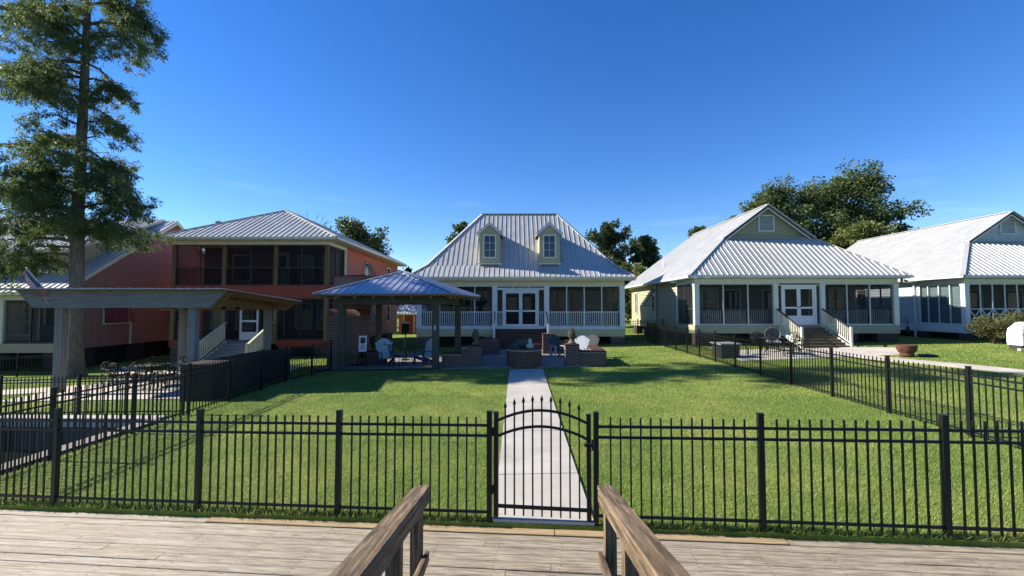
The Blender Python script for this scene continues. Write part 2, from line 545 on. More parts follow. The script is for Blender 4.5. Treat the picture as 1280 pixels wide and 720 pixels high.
M['stone'] = m_paint('mossy_cast_stone', (0.13, 0.115, 0.080, 1), 0.9, 0.35, 14, 0.6)
M['palestone'] = m_paint('pale_stone', (0.42, 0.43, 0.40, 1), 0.9, 0.2, 12, 0.4)
M['mortar'] = m_concrete('mortar', (0.36, 0.33, 0.29, 1))
M['darkmortar'] = m_concrete('dark_mortar', (0.10, 0.09, 0.08, 1))
M['brick'] = m_brick('old_brick', [(0.080,0.038,0.031,1), (0.155,0.058,0.040,1), (0.11,0.062,0.050,1), (0.19,0.078,0.050,1), (0.085,0.052,0.046,1)])
M['darkbrick'] = m_brick('dark_brick', [(0.045,0.034,0.030,1), (0.080,0.050,0.040,1), (0.060,0.048,0.042,1), (0.095,0.060,0.045,1)])
M['screen'] = m_screen('insect_screen', 0.28)
M['screen_thin'] = m_screen('thin_insect_screen', 0.25)
M['screen_dark'] = m_screen('dark_insect_screen', 0.40)
M['rust'] = m_paint('rusted_iron', (0.095, 0.038, 0.024, 1), 0.85, 0.35, 9, 0.5)
M['cover'] = m_paint('pale_grill_cover', (0.66, 0.70, 0.72, 1), 0.6, 0.06, 5, 0.2)
M['bark'] = m_bark('cypress_bark', (0.075, 0.058, 0.044, 1), (0.22, 0.185, 0.15, 1))
M['bark2'] = m_bark('brown_bark', (0.050, 0.038, 0.028, 1), (0.14, 0.105, 0.078, 1))
M['cypress'] = m_leaf('cypress_needles', (0.028, 0.056, 0.020, 1), (0.135, 0.185, 0.065, 1), 0.42, 0.6, 0.9)
M['leaf_oak'] = m_leaf('oak_leaf', (0.030, 0.055, 0.018, 1), (0.100, 0.140, 0.044, 1), 0.32, 0.5, 0.35)
M['leaf_pine'] = m_leaf('pine_needle', (0.034, 0.060, 0.020, 1), (0.115, 0.150, 0.050, 1), 0.30, 0.6, 0.35)
M['leaf_light'] = m_leaf('yellow_green_leaf', (0.060, 0.082, 0.020, 1), (0.165, 0.185, 0.048, 1), 0.3, 0.55, 0.35)
M['leaf_mag'] = m_leaf('magnolia_leaf', (0.026, 0.048, 0.020, 1), (0.090, 0.118, 0.050, 1), 0.22, 0.35, 0.4)
M['leaf_shrub'] = m_leaf('shrub_leaf', (0.050, 0.068, 0.024, 1), (0.150, 0.145, 0.055, 1), 0.3, 0.55, 2.0)
M['agave'] = m_leaf('blue_green_succulent', (0.06, 0.10, 0.10, 1), (0.12, 0.18, 0.17, 1), 0.1, 0.5, 3.0)
M['flag_red'] = m_paint('flag_red', (0.42, 0.025, 0.035, 1), 0.75)
M['flag_white'] = m_paint('flag_white', (0.72, 0.70, 0.70, 1), 0.75)
M['flag_blue'] = m_paint('flag_blue', (0.020, 0.028, 0.10, 1), 0.75)

# ------------------------------------------------------------------ setting: ground, water, paths, deck
def spaced(vals): return sorted(set(round(v, 4) for v in vals))
CUT_X = -8.30
CUT_T = 4.60
def build_ground():
    xs = [-900, -500, -250, -140, -80, -55, -40] + list(np.arange(-30, 30.1, 1.0)) + [CUT_X, 40, 55, 80, 140, 250, 500, 900]
    xs = spaced(xs)
    ts = spaced(list(np.arange(0, 5, 0.5)) + [CUT_T] + list(np.arange(5, 32, 1.0)) + [34, 38, 45, 60, 85, 130, 220, 400, 800, 1500])
    mb = MB(); idx = {}
    for i, x in enumerate(xs):
        for j, t in enumerate(ts):
            y = front(x) + t
            idx[i, j] = len(mb.v)
            mb.v.append((x, y, gz(x, y)))
    for i in range(len(xs) - 1):
        for j in range(len(ts) - 1):
            if xs[i] < CUT_X - 1e-4 and ts[j] < CUT_T - 1e-4:
                continue
            mb.f.append((idx[i, j], idx[i+1, j], idx[i+1, j+1], idx[i, j+1])); mb.m.append(0)
    for i in range(len(xs)):
        j = 0 if xs[i] >= CUT_X - 1e-4 else ts.index(CUT_T)
        p = mb.v[idx[i, j]]; idx[i, 's'] = len(mb.v); mb.v.append((p[0], p[1], p[2] - 0.5))
    for i in range(len(xs) - 1):
        j = 0 if xs[i] >= CUT_X - 1e-4 else ts.index(CUT_T)
        mb.f.append((idx[i, 's'], idx[i+1, 's'], idx[i+1, j], idx[i, j])) if (xs[i] >= CUT_X - 1e-4 or xs[i+1] < CUT_X - 1e-4) else None
        if len(mb.m) < len(mb.f): mb.m.append(0)
    mb.smooth = False
    o = mb.build('ground', M['ground'], recalc=False)
    return tag(o, kind='structure')
build_ground()
wat = MB(); wat.add([(-900, -900, -1.0), (900, -900, -1.0), (900, 12.5, -1.0), (-900, 12.5, -1.0)], [(0, 1, 2, 3)])
tag(wat.build('water', M['water'], recalc=False), kind='structure')

# seawalls: sheet panels with a cap
def seawall(label, pts, capw, side, mcap, n):
    p0 = Vector(pts[0]); p1 = Vector(pts[1])
    d = (p1 - p0); L = d.length; a = math.atan2(d.y, d.x)
    z0 = gz(p0.x, p0.y)
    root = thing('seawall', label, 'seawall', (p0.x, p0.y, z0), a)
    dz = gz(p1.x, p1.y) - z0
    m = MB(); m.hexa([(0,-capw/2,-.16),(L,-capw/2,dz-.16),(L,capw/2,dz-.16),(0,capw/2,-.16),(0,-capw/2,.05),(L,-capw/2,dz+.05),(L,capw/2,dz+.05),(0,capw/2,.05)])
    m.build('cap', mcap, root)
    w = L / n
    pm = MB().box(0.01, w - 0.01, -0.05, 0.05, -1.6, -0.14).mesh('panel', M['panel'])
    pile = MB().tube([(0,0,-1.6),(0,0,-0.10)], 0.085, 8).mesh('pile', M['green_wood'])
    for k in range(n):
        put('panel', pm, root, (k * w, side * 0.0, dz * k / n))
        if k % 2 == 0: put('pile', pile, root, (k * w, side * 0.13, dz * k / n))
M['sidecap'] = m_concrete('weathered_cap', (0.24, 0.22, 0.19, 1))
M['panel'] = m_paint('seawall_panel', (0.09, 0.10, 0.105, 1), 0.8, 0.25, 2.0)
seawall('dark panelled seawall with pale cap below the neighbouring lawn', [(-26.0, front(-26.0) + CUT_T), (CUT_X, front(CUT_X) + CUT_T)], 0.34, -1, M['concrete'], 26)
seawall('seawall with grey concrete cap running back along the left side fence', [(CUT_X, front(CUT_X) - 0.1), (CUT_X, front(CUT_X) + CUT_T - 0.2)], 0.36, 1, M['sidecap'], 7)

# front walk of concrete slabs
def walk_x(y, side):
    t = (y - 5.3) / 12.4
    return (-0.22 + 0.12 * t) if side < 0 else (0.93 + 0.26 * t)
walk = thing('sidewalk', None, None, (0, 5.3, 0)); tag(walk, kind='structure')
edges = [front(0.35) + 0.012, 6.85, 9.2, 11.9, 14.6, 17.9]
for k in range(len(edges) - 1):
    ya, yb = edges[k] + (0.0 if k == 0 else 0.010), edges[k + 1] - 0.010
    m = MB()
    sl = FS if k == 0 else 0.0
    xa0, xa1, xb0, xb1 = walk_x(ya, -1), walk_x(ya, 1), walk_x(yb, -1), walk_x(yb, 1)
    P = [(xa0, ya + sl * (xa0 - .35)), (xa1, ya + sl * (xa1 - .35)), (xb1, yb), (xb0, yb)]
    top = [(x, y - 5.3, gz(x, y) + 0.035) for x, y in P]
    bot = [(x, y, z - 0.16) for x, y, z in top]
    m.hexa(bot + top)
    m.build('slab', M['concrete'], walk)

def catmull(pts, n=8):
    out = []
    P = [pts[0]] + list(pts) + [pts[-1]]
    for i in range(1, len(P) - 2):
        p0, p1, p2, p3 = [Vector(q) for q in P[i-1:i+3]]
        for k in range(n):
            t = k / n
            out.append(0.5 * ((2*p1) + (-p0+p2)*t + (2*p0-5*p1+4*p2-p3)*t*t + (-p0+3*p1-3*p2+p3)*t**3))
    out.append(Vector(P[-2]))
    return out
RIBBONS = []
def ribbon(name, pts, width, m_, lift=0.018):
    c = catmull([(x, y, 0) for x, y in pts])
    RIBBONS.append((np.array([(p.x, p.y) for p in c]), width / 2))
    mb = MB(); b = None
    for i, p in enumerate(c):
        d = (c[min(i+1, len(c)-1)] - c[max(i-1, 0)]).normalized()
        s = Vector((d.y, -d.x, 0)) * width / 2
        for q in (p - s, p + s):
            z = gz(q.x, q.y)
            mb.v.append((q.x, q.y, z + lift)); mb.v.append((q.x, q.y, z - 0.1))
    for i in range(len(c) - 1):
        a = i * 4; e = a + 4
        mb.f += [(a, e, e+2, a+2), (a+1, a, a+2, a+3)] if False else [(a, a+2, e+2, e)]
        mb.f += [(a, e, e+1, a+1), (a+2, a+3, e+3, e+2)]
        mb.m += [0, 0, 0]
    mb.f += [(0, 1, 3, 2)]; mb.m += [0]
    k = (len(c)-1) * 4
    mb.f += [(k, k+2, k+3, k+1)]; mb.m += [0]
    o = mb.build(name, m_)
    return tag(o, kind='structure')
ribbon('path', [(-30, 16.8), (-22, 16.3), (-18.0, 16.2), (-15.0, 16.8)], 1.35, M['path'])
ribbon('path', [(-14.3, 22.6), (-16.3, 23.2), (-18.3, 23.6), (-18.9, 22.4), (-17.0, 20.8), (-14.6, 19.6)], 1.15, M['path'])
ribbon('path', [(16.3, 22.6), (15.6, 21.0), (15.3, 19.6), (15.6, 18.3), (16.2, 17.0), (16.7, 15.0), (17.2, 12.0)], 1.15, M['path'])

# paved areas
PADS = []
def pad(name, poly, m_, lift=0.03, edge=None):
    PADS.append(np.array(poly))
    mb = MB()
    top = [(x, y, gz(x, y) + lift) for x, y in poly]
    mb.prism([(x, y, z - 0.2) for x, y, z in top], (0, 0, 0.2))
    return tag(mb.build(name, m_), kind='structure')
PAV0 = Vector((-7.05, 19.05, 0)); PA = math.atan(FS)          # pavilion frame, parallel to the waterfront
def pav(u, v):
    c, s = math.cos(PA), math.sin(PA)
    return (PAV0.x + u * c - v * s, PAV0.y + u * s + v * c)
patio = pad('patio', [(-8.1, 18.75), (-2.9, 18.55), (3.0, 18.35), (3.6, 19.0), (3.9, 22.8), (2.9, 26.2), (-1.6, 26.3), (-2.0, 24.2), (-8.0, 24.6)], M['patio'], 0.05)
pad('patio', [(-15.9, 14.2), (-9.2, 13.45), (-9.1, 20.3), (-15.6, 21.0)], M['path'], 0.03)
pad('patio', [(9.6, 19.2), (17.4, 20.2), (19.2, 23.0), (17.4, 23.9), (10.2, 23.2)], M['path'], 0.02)
# brick border laid on edge along the front of the patio
bm_ = MB(); x = -8.05
while x < -2.95:
    t = (x + 8.1) / 5.2; y = 18.75 - 0.2 * t - 0.06
    bm_.box(x, x + 0.085, y - 0.05, y + 0.055, gz(x, y) - 0.04, gz(x, y) + 0.055 + random.uniform(-.004, .004)); x += 0.1
bo = bm_.build('brick_border', M['brick'], patio); tag(bo, kind='stuff')

# boardwalk along the water: each board is one object
DZ = -0.055
dk = thing('boardwalk', None, None, (0, 3.86, DZ)); tag(dk, kind='structure')
dk.rotation_euler = (0, -0.02, PA)
random.seed(3)
BW = 0.138
def plank_mesh(L, w, th, m_):
    c = 0.006
    prof = [(-w/2, -th), (w/2, -th), (w/2, -c), (w/2-c, 0), (-w/2+c, 0), (-w/2, -c)]
    mb = MB(); mb.prism([(-L/2, y, z) for y, z in prof], (L, 0, 0))
    return mb.mesh('plank', m_)
pm_cache = {}
row = 0; y = BW / 2
while row < 11:
    x = -13.5 - random.uniform(0, 3.0)
    if row == 10:
        segs = [(-14.0, -8.8, 0), (-8.79, -3.95, 0), (-3.94, 0.3, 1), (0.31, 2.75, 1), (2.76, 7.4, 0), (7.41, 12.4, 0)]
    else:
        segs = []
        while x < 12.0:
            L = random.choice([2.44, 3.05, 3.66, 4.88]); segs.append((x, x + L - 0.005, 0)); x += L
    for (a, b, new) in segs:
        L = round(b - a, 3); key = (L, new, row == 10)
        if key not in pm_cache:
            pm_cache[key] = plank_mesh(L, BW - 0.011, 0.036, M['deck_new'] if new else M['deck'])
        o = put('plank', pm_cache[key], dk, ((a + b) / 2, y + random.uniform(-.0015, .0015), random.uniform(-.003, .003) + (0.012 if new else 0)))
        o.rotation_euler = (random.uniform(-.022, .022), random.uniform(-.0012, .0012), random.uniform(-.0006, .0006))
    y += BW; row += 1
# screw heads
sc = MB(); random.seed(5)
for i in range(34):
    sx = -11.5 + i * 0.66
    for r in range(9):
        for e in (-0.035, 0.035):
            cx_, cy_ = sx + random.uniform(-.012, .012), BW * (r + 0.5) + e
            sc.add([(cx_ + .006*math.cos(q*math.pi/3), cy_ + .006*math.sin(q*math.pi/3), .0065) for q in range(6)], [tuple(range(6))])
so = sc.build('screw_heads', M['iron'], dk, recalc=False); tag(so, kind='stuff')
jm = MB().box(-14, 12.5, -0.02, 0.018, -0.25, -0.045).box(-14, 12.5, 1.30, 1.34, -0.25, -0.05).build('joist', M['rail_wood'], dk)
for i in range(12):
    MB().tube([(0,0,-2.2),(0,0,-0.05)], 0.11, 10).build('pile', M['rail_wood'], dk, (-12.8 + i * 2.2, 0.12, 0))

# sloping gangway down to the boardwalk, with a handrail on each side
RSL = 0.206
def rail_z(y): return 0.945 - (4.02 - y) * -RSL
gw = thing('gangway', None, None, (0, 4.0, DZ + 0.02)); tag(gw, kind='structure')
pl = plank_mesh(1.5, 0.136, 0.036, M['deck'])
for k in range(30):
    yy = -0.30 - k * 0.142
    o = put('plank', pl, gw, (0, yy, -yy * RSL - 0.03)); o.rotation_euler = (-math.atan(RSL), 0, 0)
def handrail(label, xe, xn, sgn):
    root = thing('handrail', label, 'handrail', (xe, 4.02, DZ), 0)
    ye, yn = 0.0, -3.9
    slope = RSL
    dirx = (xn - xe) / 2.25
    def P(y, h): return (-y * dirx, y, 0.945 - DZ + h - y * slope)
    ang = math.atan(slope)
    def board(name, off, hgt, w, th, L, y0):
        # board lying along the rail; local x runs along it
        c = min(w, th) * 0.14
        prof = [(-w/2, -th/2+c), (-w/2+c, -th/2), (w/2-c, -th/2), (w/2, -th/2+c), (w/2, th/2-c), (w/2-c, th/2), (-w/2+c, th/2), (-w/2, th/2-c)]
        mb = MB()
        n = 14
        rng = random.Random(len(name) + int(100 * w))
        for i in range(n + 1):
            t = i / n
            jy, jz = rng.uniform(-.0022, .0022), rng.uniform(-.002, .002)
            k_ = 0.90 if i in (0, n) else 1.0
            xo = (0.006 if i == 0 else (-0.006 if i == n else 0))
            for (q, r) in prof: mb.v.append((t * L + xo, q * k_ + jy, r * k_ + jz))
        for i in range(n):
            for k in range(8):
                k2 = (k + 1) % 8
                mb.f.append((i*8+k, i*8+k2, (i+1)*8+k2, (i+1)*8+k)); mb.m.append(0)
        mb.f.append(tuple(reversed(range(8)))); mb.m.append(0)
        mb.f.append(tuple(n*8 + k for k in range(8))); mb.m.append(0)
        o = mb.build(name, M['rail_wood'], root)
        p = Vector(P(y0, hgt)); d = Vector(P(y0 - 1, hgt)) - p
        q = d.to_track_quat('X', 'Z')
        o.rotation_mode = 'QUATERNION'; o.rotation_quaternion = q
        o.location = (p.x + off, p.y, p.z)
        return o
    board('top_board', 0, -0.022, 0.142, 0.042, 4.0, 0.03)
    board('under_board', -sgn * 0.045, -0.092, 0.042, 0.092, 3.96, 0.0)
    board('mid_rail', -sgn * 0.045, -0.60, 0.042, 0.09, 3.96, 0.02)
    for k, yy in enumerate((-0.10, -0.98, -1.9, -2.8, -3.7)):
        zt = P(yy, -0.055)[2]; x_ = P(yy, 0)[0] + sgn * 0.026
        zb = -yy * RSL - 0.25
        L = zt - zb
        mb = MB().box(0, L, -0.046, 0.046, -0.046, 0.046)
        o = mb.build('post', M['rail_wood'], root, (x_, yy, zb), (0, -R(90), 0))
handrail('weathered brown handrail left of the concrete walk, darker on its inner side', -0.775, -0.685, -1)
handrail('sunlit brown wooden handrail right of the concrete walk', 0.80, 0.66, 1)

# ------------------------------------------------------------------ fences
def picket_mesh(h, w=0.0175):
    return MB().box(-w/2, w/2, -w/2, w/2, 0.03, h).mesh('picket', M['black'])
def post_mesh(h, w=0.060):
    mb = MB().box(-w/2, w/2, -w/2, w/2, -0.15, h - 0.012)
    mb.add([(-w/2-.003,-w/2-.003,h-.012),(w/2+.003,-w/2-.003,h-.012),(w/2+.003,w/2+.003,h-.012),(-w/2-.003,w/2+.003,h-.012),(-w/2-.003,-w/2-.003,h),(w/2+.003,-w/2-.003,h),(w/2+.003,w/2+.003,h),(-w/2-.003,w/2+.003,h)],
           [(0,3,2,1),(4,5,6,7),(0,1,5,4),(1,2,6,5),(2,3,7,6),(3,0,4,7)])
    return mb.mesh('post', M['black'])
PK = {}
def fence(label, posts, h=1.20, spacing=0.106, group='black metal picket fences', rails=(0.10, 0.98, 1.10), pw=0.060, last=True, first=True):
    x0, y0 = posts[0]; z0 = gz(x0, y0)
    root = thing('picket_fence', label, 'fence', (x0, y0, z0), 0, group)
    if ('p', h) not in PK: PK['p', h] = picket_mesh(h)
    if ('o', h, pw) not in PK: PK['o', h, pw] = post_mesh(h + 0.065, pw)
    for i, (x, y) in enumerate(posts):
        a = math.atan2(posts[min(i+1, len(posts)-1)][1] - posts[max(i-1,0)][1], posts[min(i+1, len(posts)-1)][0] - posts[max(i-1,0)][0])
        if (i == 0 and not first) or (i == len(posts)-1 and not last): continue
        o = put('post', PK['o', h, pw], root, (x - x0, y - y0, gz(x, y) - z0), a)
        o.rotation_euler[0] = random.uniform(-.006, .006); o.rotation_euler[1] = random.uniform(-.006, .006)
    for i in range(len(posts) - 1):
        (xa, ya), (xb, yb) = posts[i], posts[i+1]
        d = Vector((xb - xa, yb - ya, 0)); L = d.length; d.normalize(); a = math.atan2(d.y, d.x)
        za, zb = gz(xa, ya) - z0, gz(xb, yb) - z0
        for rz_ in rails:
            m = MB().bar((xa - x0 + d.x*.03, ya - y0 + d.y*.03, za + rz_), (xb - x0 - d.x*.03, yb - y0 - d.y*.03, zb + rz_), 0.026, 0.028)
            m.build('rail', M['black'], root)
        n = max(1, round((L - 0.09) / spacing)); st = (L - 0.0) / (n + 0.0)
        for k in range(n):
            s = (k + 0.5) * st
            if s < 0.06 or s > L - 0.06: continue
            x, y = xa + d.x * s, ya + d.y * s
            o = put('picket', PK['p', h], root, (x - x0, y - y0, gz(x, y) - z0 + random.uniform(-.003, .003)), a)
            o.rotation_euler[1] = random.uniform(-.0025, .0025)
    return root
random.seed(11)
def fl(x): return (x, 5.43 + FS * x)
fence('front black metal picket fence on the lawn edge left of the arched gate', [fl(x) for x in (-9.68, -7.86, -6.04, -3.98, -2.12, -0.262)])
fence('front black metal picket fence on the lawn edge right of the arched gate', [fl(x) for x in (0.955, 2.73, 4.53, 6.33)])
fence('black metal picket fence running back along the right edge of the lawn', [(8.18 + 0.018 * (y - 6), y) for y in (4.74, 6.5, 8.32, 10.14, 11.96, 13.76, 15.5, 17.29, 19.08, 20.75, 22.3, 23.9, 25.6, 27.4, 29.2)], spacing=0.112)
fence('black metal picket fence running back along the left edge of the lawn', [(-7.93, y) for y in (6.4, 8.0, 9.70, 11.35, 12.95, 14.6, 16.2)] , spacing=0.108)
fence('low black metal fence turning from the left side fence to the brick chimney', [(-7.93, 16.2), (-7.55, 17.4), (-7.35, 18.7)], spacing=0.11, first=False)
fence('black metal fence on the seawall of the neighbouring lawn', [(x, front(x) + CUT_T + 0.42) for x in (-22.8, -20.4, -18.0, -15.6, -13.3, -11.0, -9.65, -8.1)], h=1.0, rails=(0.09, 0.86, 0.93))
fence('distant black metal fence on the lawn in front of the salmon house', [(-30, 18.6), (-27.4, 19.3), (-24.8, 20.0), (-22.2, 20.7), (-19.8, 21.3)], h=0.95, rails=(0.09, 0.80, 0.88))
fence('black metal fence closing the gap between the cream house and the sage house', [(6.9, 31.0), (8.5, 31.0), (10.2, 31.0)], h=1.35, rails=(0.09, 1.1, 1.24))

# arched gate
ga, gb = Vector((-0.185, 5.43 + FS * -0.185, 0)), Vector((0.878, 5.43 + FS * 0.878, 0))
GZ = 0.0
gate = thing('arched_gate', 'black metal arched gate with spear tipped pickets at the concrete walk', 'gate', (ga.x, ga.y, GZ), PA)
GL = (gb - ga).length
def arc(u, ze, zc):
    t = (u / GL - 0.5) * 2
    return zc - (zc - ze) * t * t
for u in (0.0, GL):
    MB().box(u-.026, u+.026, -.026, .026, 0.055, 1.245).build('stile', M['black'], gate)
    MB().box(u-.028, u+.028, -.028, .028, 1.245, 1.256).build('stile_cap', M['black'], gate)
for ze, zc in ((1.145, 1.285), (0.965, 1.10)):
    mb = MB(); n = 18
    for k in range(n):
        u0, u1 = GL * k / n, GL * (k + 1) / n
        mb.bar((u0 - .002, 0, arc(u0, ze, zc)), (u1 + .002, 0, arc(u1, ze, zc)), 0.025, 0.028)
    mb.build('arched_rail', M['black'], gate)
MB().box(0.02, GL - 0.02, -.015, .015, 0.155, 0.19).build('bottom_rail', M['black'], gate)
for k in range(9):
    u = GL * (k + 1) / 10
    top = arc(u, 1.145, 1.285) + 0.10
    pk = MB().box(u-.009, u+.009, -.009, .009, 0.075, top).build('picket', M['black'], gate)
    sp = MB().add([(u-.009,-.009,top),(u+.009,-.009,top),(u+.009,.009,top),(u-.009,.009,top),
                   (u-.018,-.014,top+.026),(u+.018,-.014,top+.026),(u+.018,.014,top+.026),(u-.018,.014,top+.026),(u,0,top+.085)],
                  [(0,1,5,4),(1,2,6,5),(2,3,7,6),(3,0,4,7),(4,5,8),(5,6,8),(6,7,8),(7,4,8)]).build('spear_tip', M['black'], pk)
MB().box(GL+.03, GL+.05, -.05, -.02, 0.86, 0.98).box(GL-.05, GL+.05, -.055, -.03, 0.90, 0.935).build('latch', M['iron'], gate)
for z_ in (0.32, 0.98):
    MB().box(-.055, -.02, -.04, -.02, z_, z_ + .10).build('hinge', M['iron'], gate)

# ------------------------------------------------------------------ grass blades over the lawns
def in_poly(px, py, poly):
    inside = np.zeros(len(px), bool); n = len(poly); j = n - 1
    for i in range(n):
        xi, yi = poly[i]; xj, yj = poly[j]
        c = ((yi > py) != (yj > py)) & (px < (xj - xi) * (py - yi) / (yj - yi + 1e-9) + xi)
        inside ^= c; j = i
    return inside
rng = np.random.default_rng(5)
def smooth_noise(x, y, sc, seed):
    r = np.random.default_rng(seed); out = np.zeros_like(x)
    for k in range(5):
        a = r.uniform(0, 6.28); f = sc * r.uniform(.6, 1.6); ph = r.uniform(0, 6.28)
        out += np.sin((x * np.cos(a) + y * np.sin(a)) * f + ph)
    return out / 5
def blades(n, xr, tr, h, w, mask=None):
    x = rng.uniform(*xr, n); t = rng.uniform(*tr, n)
    y = 5.385 + FS * np.clip(x, -30, 30) + t
    ok = ~((x < CUT_X + .25) & (t < CUT_T + .2))
    wx0 = -0.22 + 0.12 * (y - 5.3) / 12.4; wx1 = 0.93 + 0.26 * (y - 5.3) / 12.4
    j = np.clip(rng.normal(0, .035, n), -.09, .09) + .02*smooth_noise(x, y, 5.0, 8)
    ok &= ~((x > wx0 + np.abs(j)*1.2) & (x < wx1 - np.abs(j)*1.2) & (y < 18.0) )
    ok &= ~((t < 0.12) & (x > -0.34) & (x < 1.02))
    ok &= np.abs(x) < y * 1.22 + 0.6
    for p in PADS: ok &= ~in_poly(x, y, p)
    for c, hw in RIBBONS:
        d2 = np.full(n, 1e9)
        for q in c: d2 = np.minimum(d2, (x - q[0])**2 + (y - q[1])**2)
        ok &= d2 > (hw + .02)**2
    cl = 0.5 + 0.5 * smooth_noise(x, y, 9.0, 3)
    ok &= rng.uniform(0, 1, n) < 0.45 + 0.55 * cl
    x, y, t, cl = x[ok], y[ok], t[ok], cl[ok]; n = len(x)
    z = gz_np(x, y)
    hh = h * rng.uniform(0.5, 1.25, n) * (0.75 + 0.5 * cl)
    edge = t < 0.20
    hh[edge] *= rng.uniform(0.9, 2.1, edge.sum())
    az = rng.uniform(0, 6.283, n); lean = rng.uniform(0.35, 1.35, n)
    dx, dy = np.cos(az), np.sin(az)
    b = np.stack([x, y, z - 0.004], 1)
    sx = np.stack([-dy, dx, np.zeros(n)], 1) * (w * rng.uniform(.6, 1.3, n))[:, None] * 0.5
    top = b + np.stack([dx * np.sin(lean) * hh, dy * np.sin(lean) * hh, np.cos(lean) * hh], 1)
    v = np.empty((n, 3, 3)); v[:, 0] = b - sx; v[:, 1] = b + sx; v[:, 2] = top
    return v.reshape(-1, 3)
sets = [blades(430000, (-9.5, 9.0), (0.03, 3.2), 0.046, 0.0085),
        blades(42000, (-9.5, 9.0), (-0.012, 0.15), 0.062, 0.010),
        blades(330000, (-13.0, 13.5), (3.0, 7.5), 0.050, 0.012),
        blades(330000, (-20, 22), (7.3, 15.0), 0.052, 0.020),
        blades(200000, (-30, 34), (14.8, 25.0), 0.055, 0.036)]
g_me = np_mesh('lawn_grass', np.concatenate(sets), 3, M['grass'])
g_o = bpy.data.objects.new('lawn_grass', g_me); link(g_o)
tag(g_o, 'short sunlit green lawn grass between the fences and houses', 'grass', kind='stuff')

# ------------------------------------------------------------------ building helpers
def clip_u(poly, lim, keep_greater):
    out = []
    n = len(poly)
    for i in range(n):
        a, b = poly[i], poly[(i + 1) % n]
        ina = (a[0] >= lim) if keep_greater else (a[0] <= lim)
        inb = (b[0] >= lim) if keep_greater else (b[0] <= lim)
        if ina: out.append(a)
        if ina != inb:
            t = (lim - a[0]) / (b[0] - a[0]); out.append((lim, a[1] + t * (b[1] - a[1])))
    return out

def roof_plane(parent, poly, m_, sheet=0.914, ribs=3, th=0.018, rib_h=0.031, rib_w=0.05, name='roof_panel'):
    """poly: eave-left, eave-right, then the rest; every metal sheet with its ribs is one piece"""
    P = [Vector(p) for p in poly]
    u = (P[1] - P[0]).normalized()
    nrm = Vector((0, 0, 0))
    for i in range(len(P)): nrm += P[i].cross(P[(i + 1) % len(P)])
    nrm.normalize()
    if nrm.z < 0: nrm = -nrm
    v = nrm.cross(u).normalized()
    O = P[0]
    uv = [((p - O).dot(u), (p - O).dot(v)) for p in P]
    u0, u1 = min(q[0] for q in uv), max(q[0] for q in uv)
    def W(q, h): return O + u * q[0] + v * q[1] + nrm * h
    x = u0
    while x < u1 - 0.02:
        x2 = min(x + sheet, u1)
        c = clip_u(clip_u(uv, x + 0.002, True), x2 - 0.002, False)
        if len(c) >= 3:
            mb = MB()
            lift = random.uniform(0, 0.003)
            mb.prism([W(q, lift) for q in c], nrm * th)
            for r in range(ribs):
                xr = x + 0.03 + (sheet / ribs) * r
                if xr > x2 - 0.03: break
                lo, hi = clip_u(clip_u(uv, xr - rib_w/2, True), xr + rib_w/2, False), None
                if len(lo) < 3: continue
                # rib between the lowest and highest common v of both its sides
                def rng_at(xx):
                    vs = []
                    n = len(uv)
                    for i in range(n):
                        a, b = uv[i], uv[(i + 1) % n]
                        if (a[0] - xx) * (b[0] - xx) <= 0 and abs(a[0] - b[0]) > 1e-9:
                            t = (xx - a[0]) / (b[0] - a[0]); vs.append(a[1] + t * (b[1] - a[1]))
                    return (min(vs), max(vs)) if len(vs) >= 2 else None
                ra, rb = rng_at(xr - rib_w/2), rng_at(xr + rib_w/2)
                if not ra or not rb: continue
                w2, w3 = rib_w/2, rib_w/4
                h0, h1 = lift + th * 0.5, lift + th + rib_h
                mb.hexa([W((xr-w2, ra[0]), h0), W((xr+w2, rb[0]), h0), W((xr+w2, rb[1]), h0), W((xr-w2, ra[1]), h0),
                         W((xr-w3, ra[0]), h1), W((xr+w3, rb[0]), h1), W((xr+w3, rb[1]), h1), W((xr-w3, ra[1]), h1)])
            mb.build(name, m_, parent)
        x += sheet
    return nrm

def slab(mb, poly, down):
    """thin solid under a roof plane"""
    mb.prism([Vector(p) - Vector((0, 0, down[1])) for p in poly], (0, 0, down[1] - down[0]))

def siding(parent, p0, p1, z0, prof, m_, exposure=0.165, name='siding', out=None, lap=0.036):
    """lap siding on the vertical wall over p0-p1; prof: list of (s, ztop) along the wall"""
    p0 = Vector((p0[0], p0[1], 0)); p1 = Vector((p1[0], p1[1], 0))
    d = (p1 - p0); L = d.length; d.normalize()
    nrm = Vector((d.y, -d.x, 0)) if out is None else Vector(out)
    zmax = max(z for _, z in prof)
    poly = [(z0, 0.0), (z0, L)] + [(z, s) for s, z in reversed(prof)]
    mb = MB(); z = z0
    while z < zmax - 0.01:
        c = clip_u(clip_u(poly, z, True), min(z + exposure, zmax), False)
        if len(c) >= 3:
            zt = min(z + exposure, zmax)
            def off(zz): return lap * (1 - (zz - z) / exposure) + 0.001
            front_ = [p0 + d * s + nrm * off(zz) + Vector((0, 0, zz)) for zz, s in c]
            back_ = [p0 + d * s - nrm * 0.08 + Vector((0, 0, zz)) for zz, s in c]
            n = len(c); b = len(mb.v)
            mb.v += [tuple(q) for q in front_] + [tuple(q) for q in back_]
            mb.f.append(tuple(range(b, b + n))); mb.m.append(0)
            for i in range(n):
                j = (i + 1) % n
                mb.f.append((b+i, b+n+i, b+n+j, b+j)); mb.m.append(0)
        z += exposure
    return mb.build(name, m_, parent)

def frame_axes(p0, p1):
    p0 = Vector((p0[0], p0[1], 0)); p1 = Vector((p1[0], p1[1], 0)); d = p1 - p0; L = d.length; d.normalize()
    return p0, d, Vector((d.y, -d.x, 0)), L      # origin, along, outward (to the right of travel), length

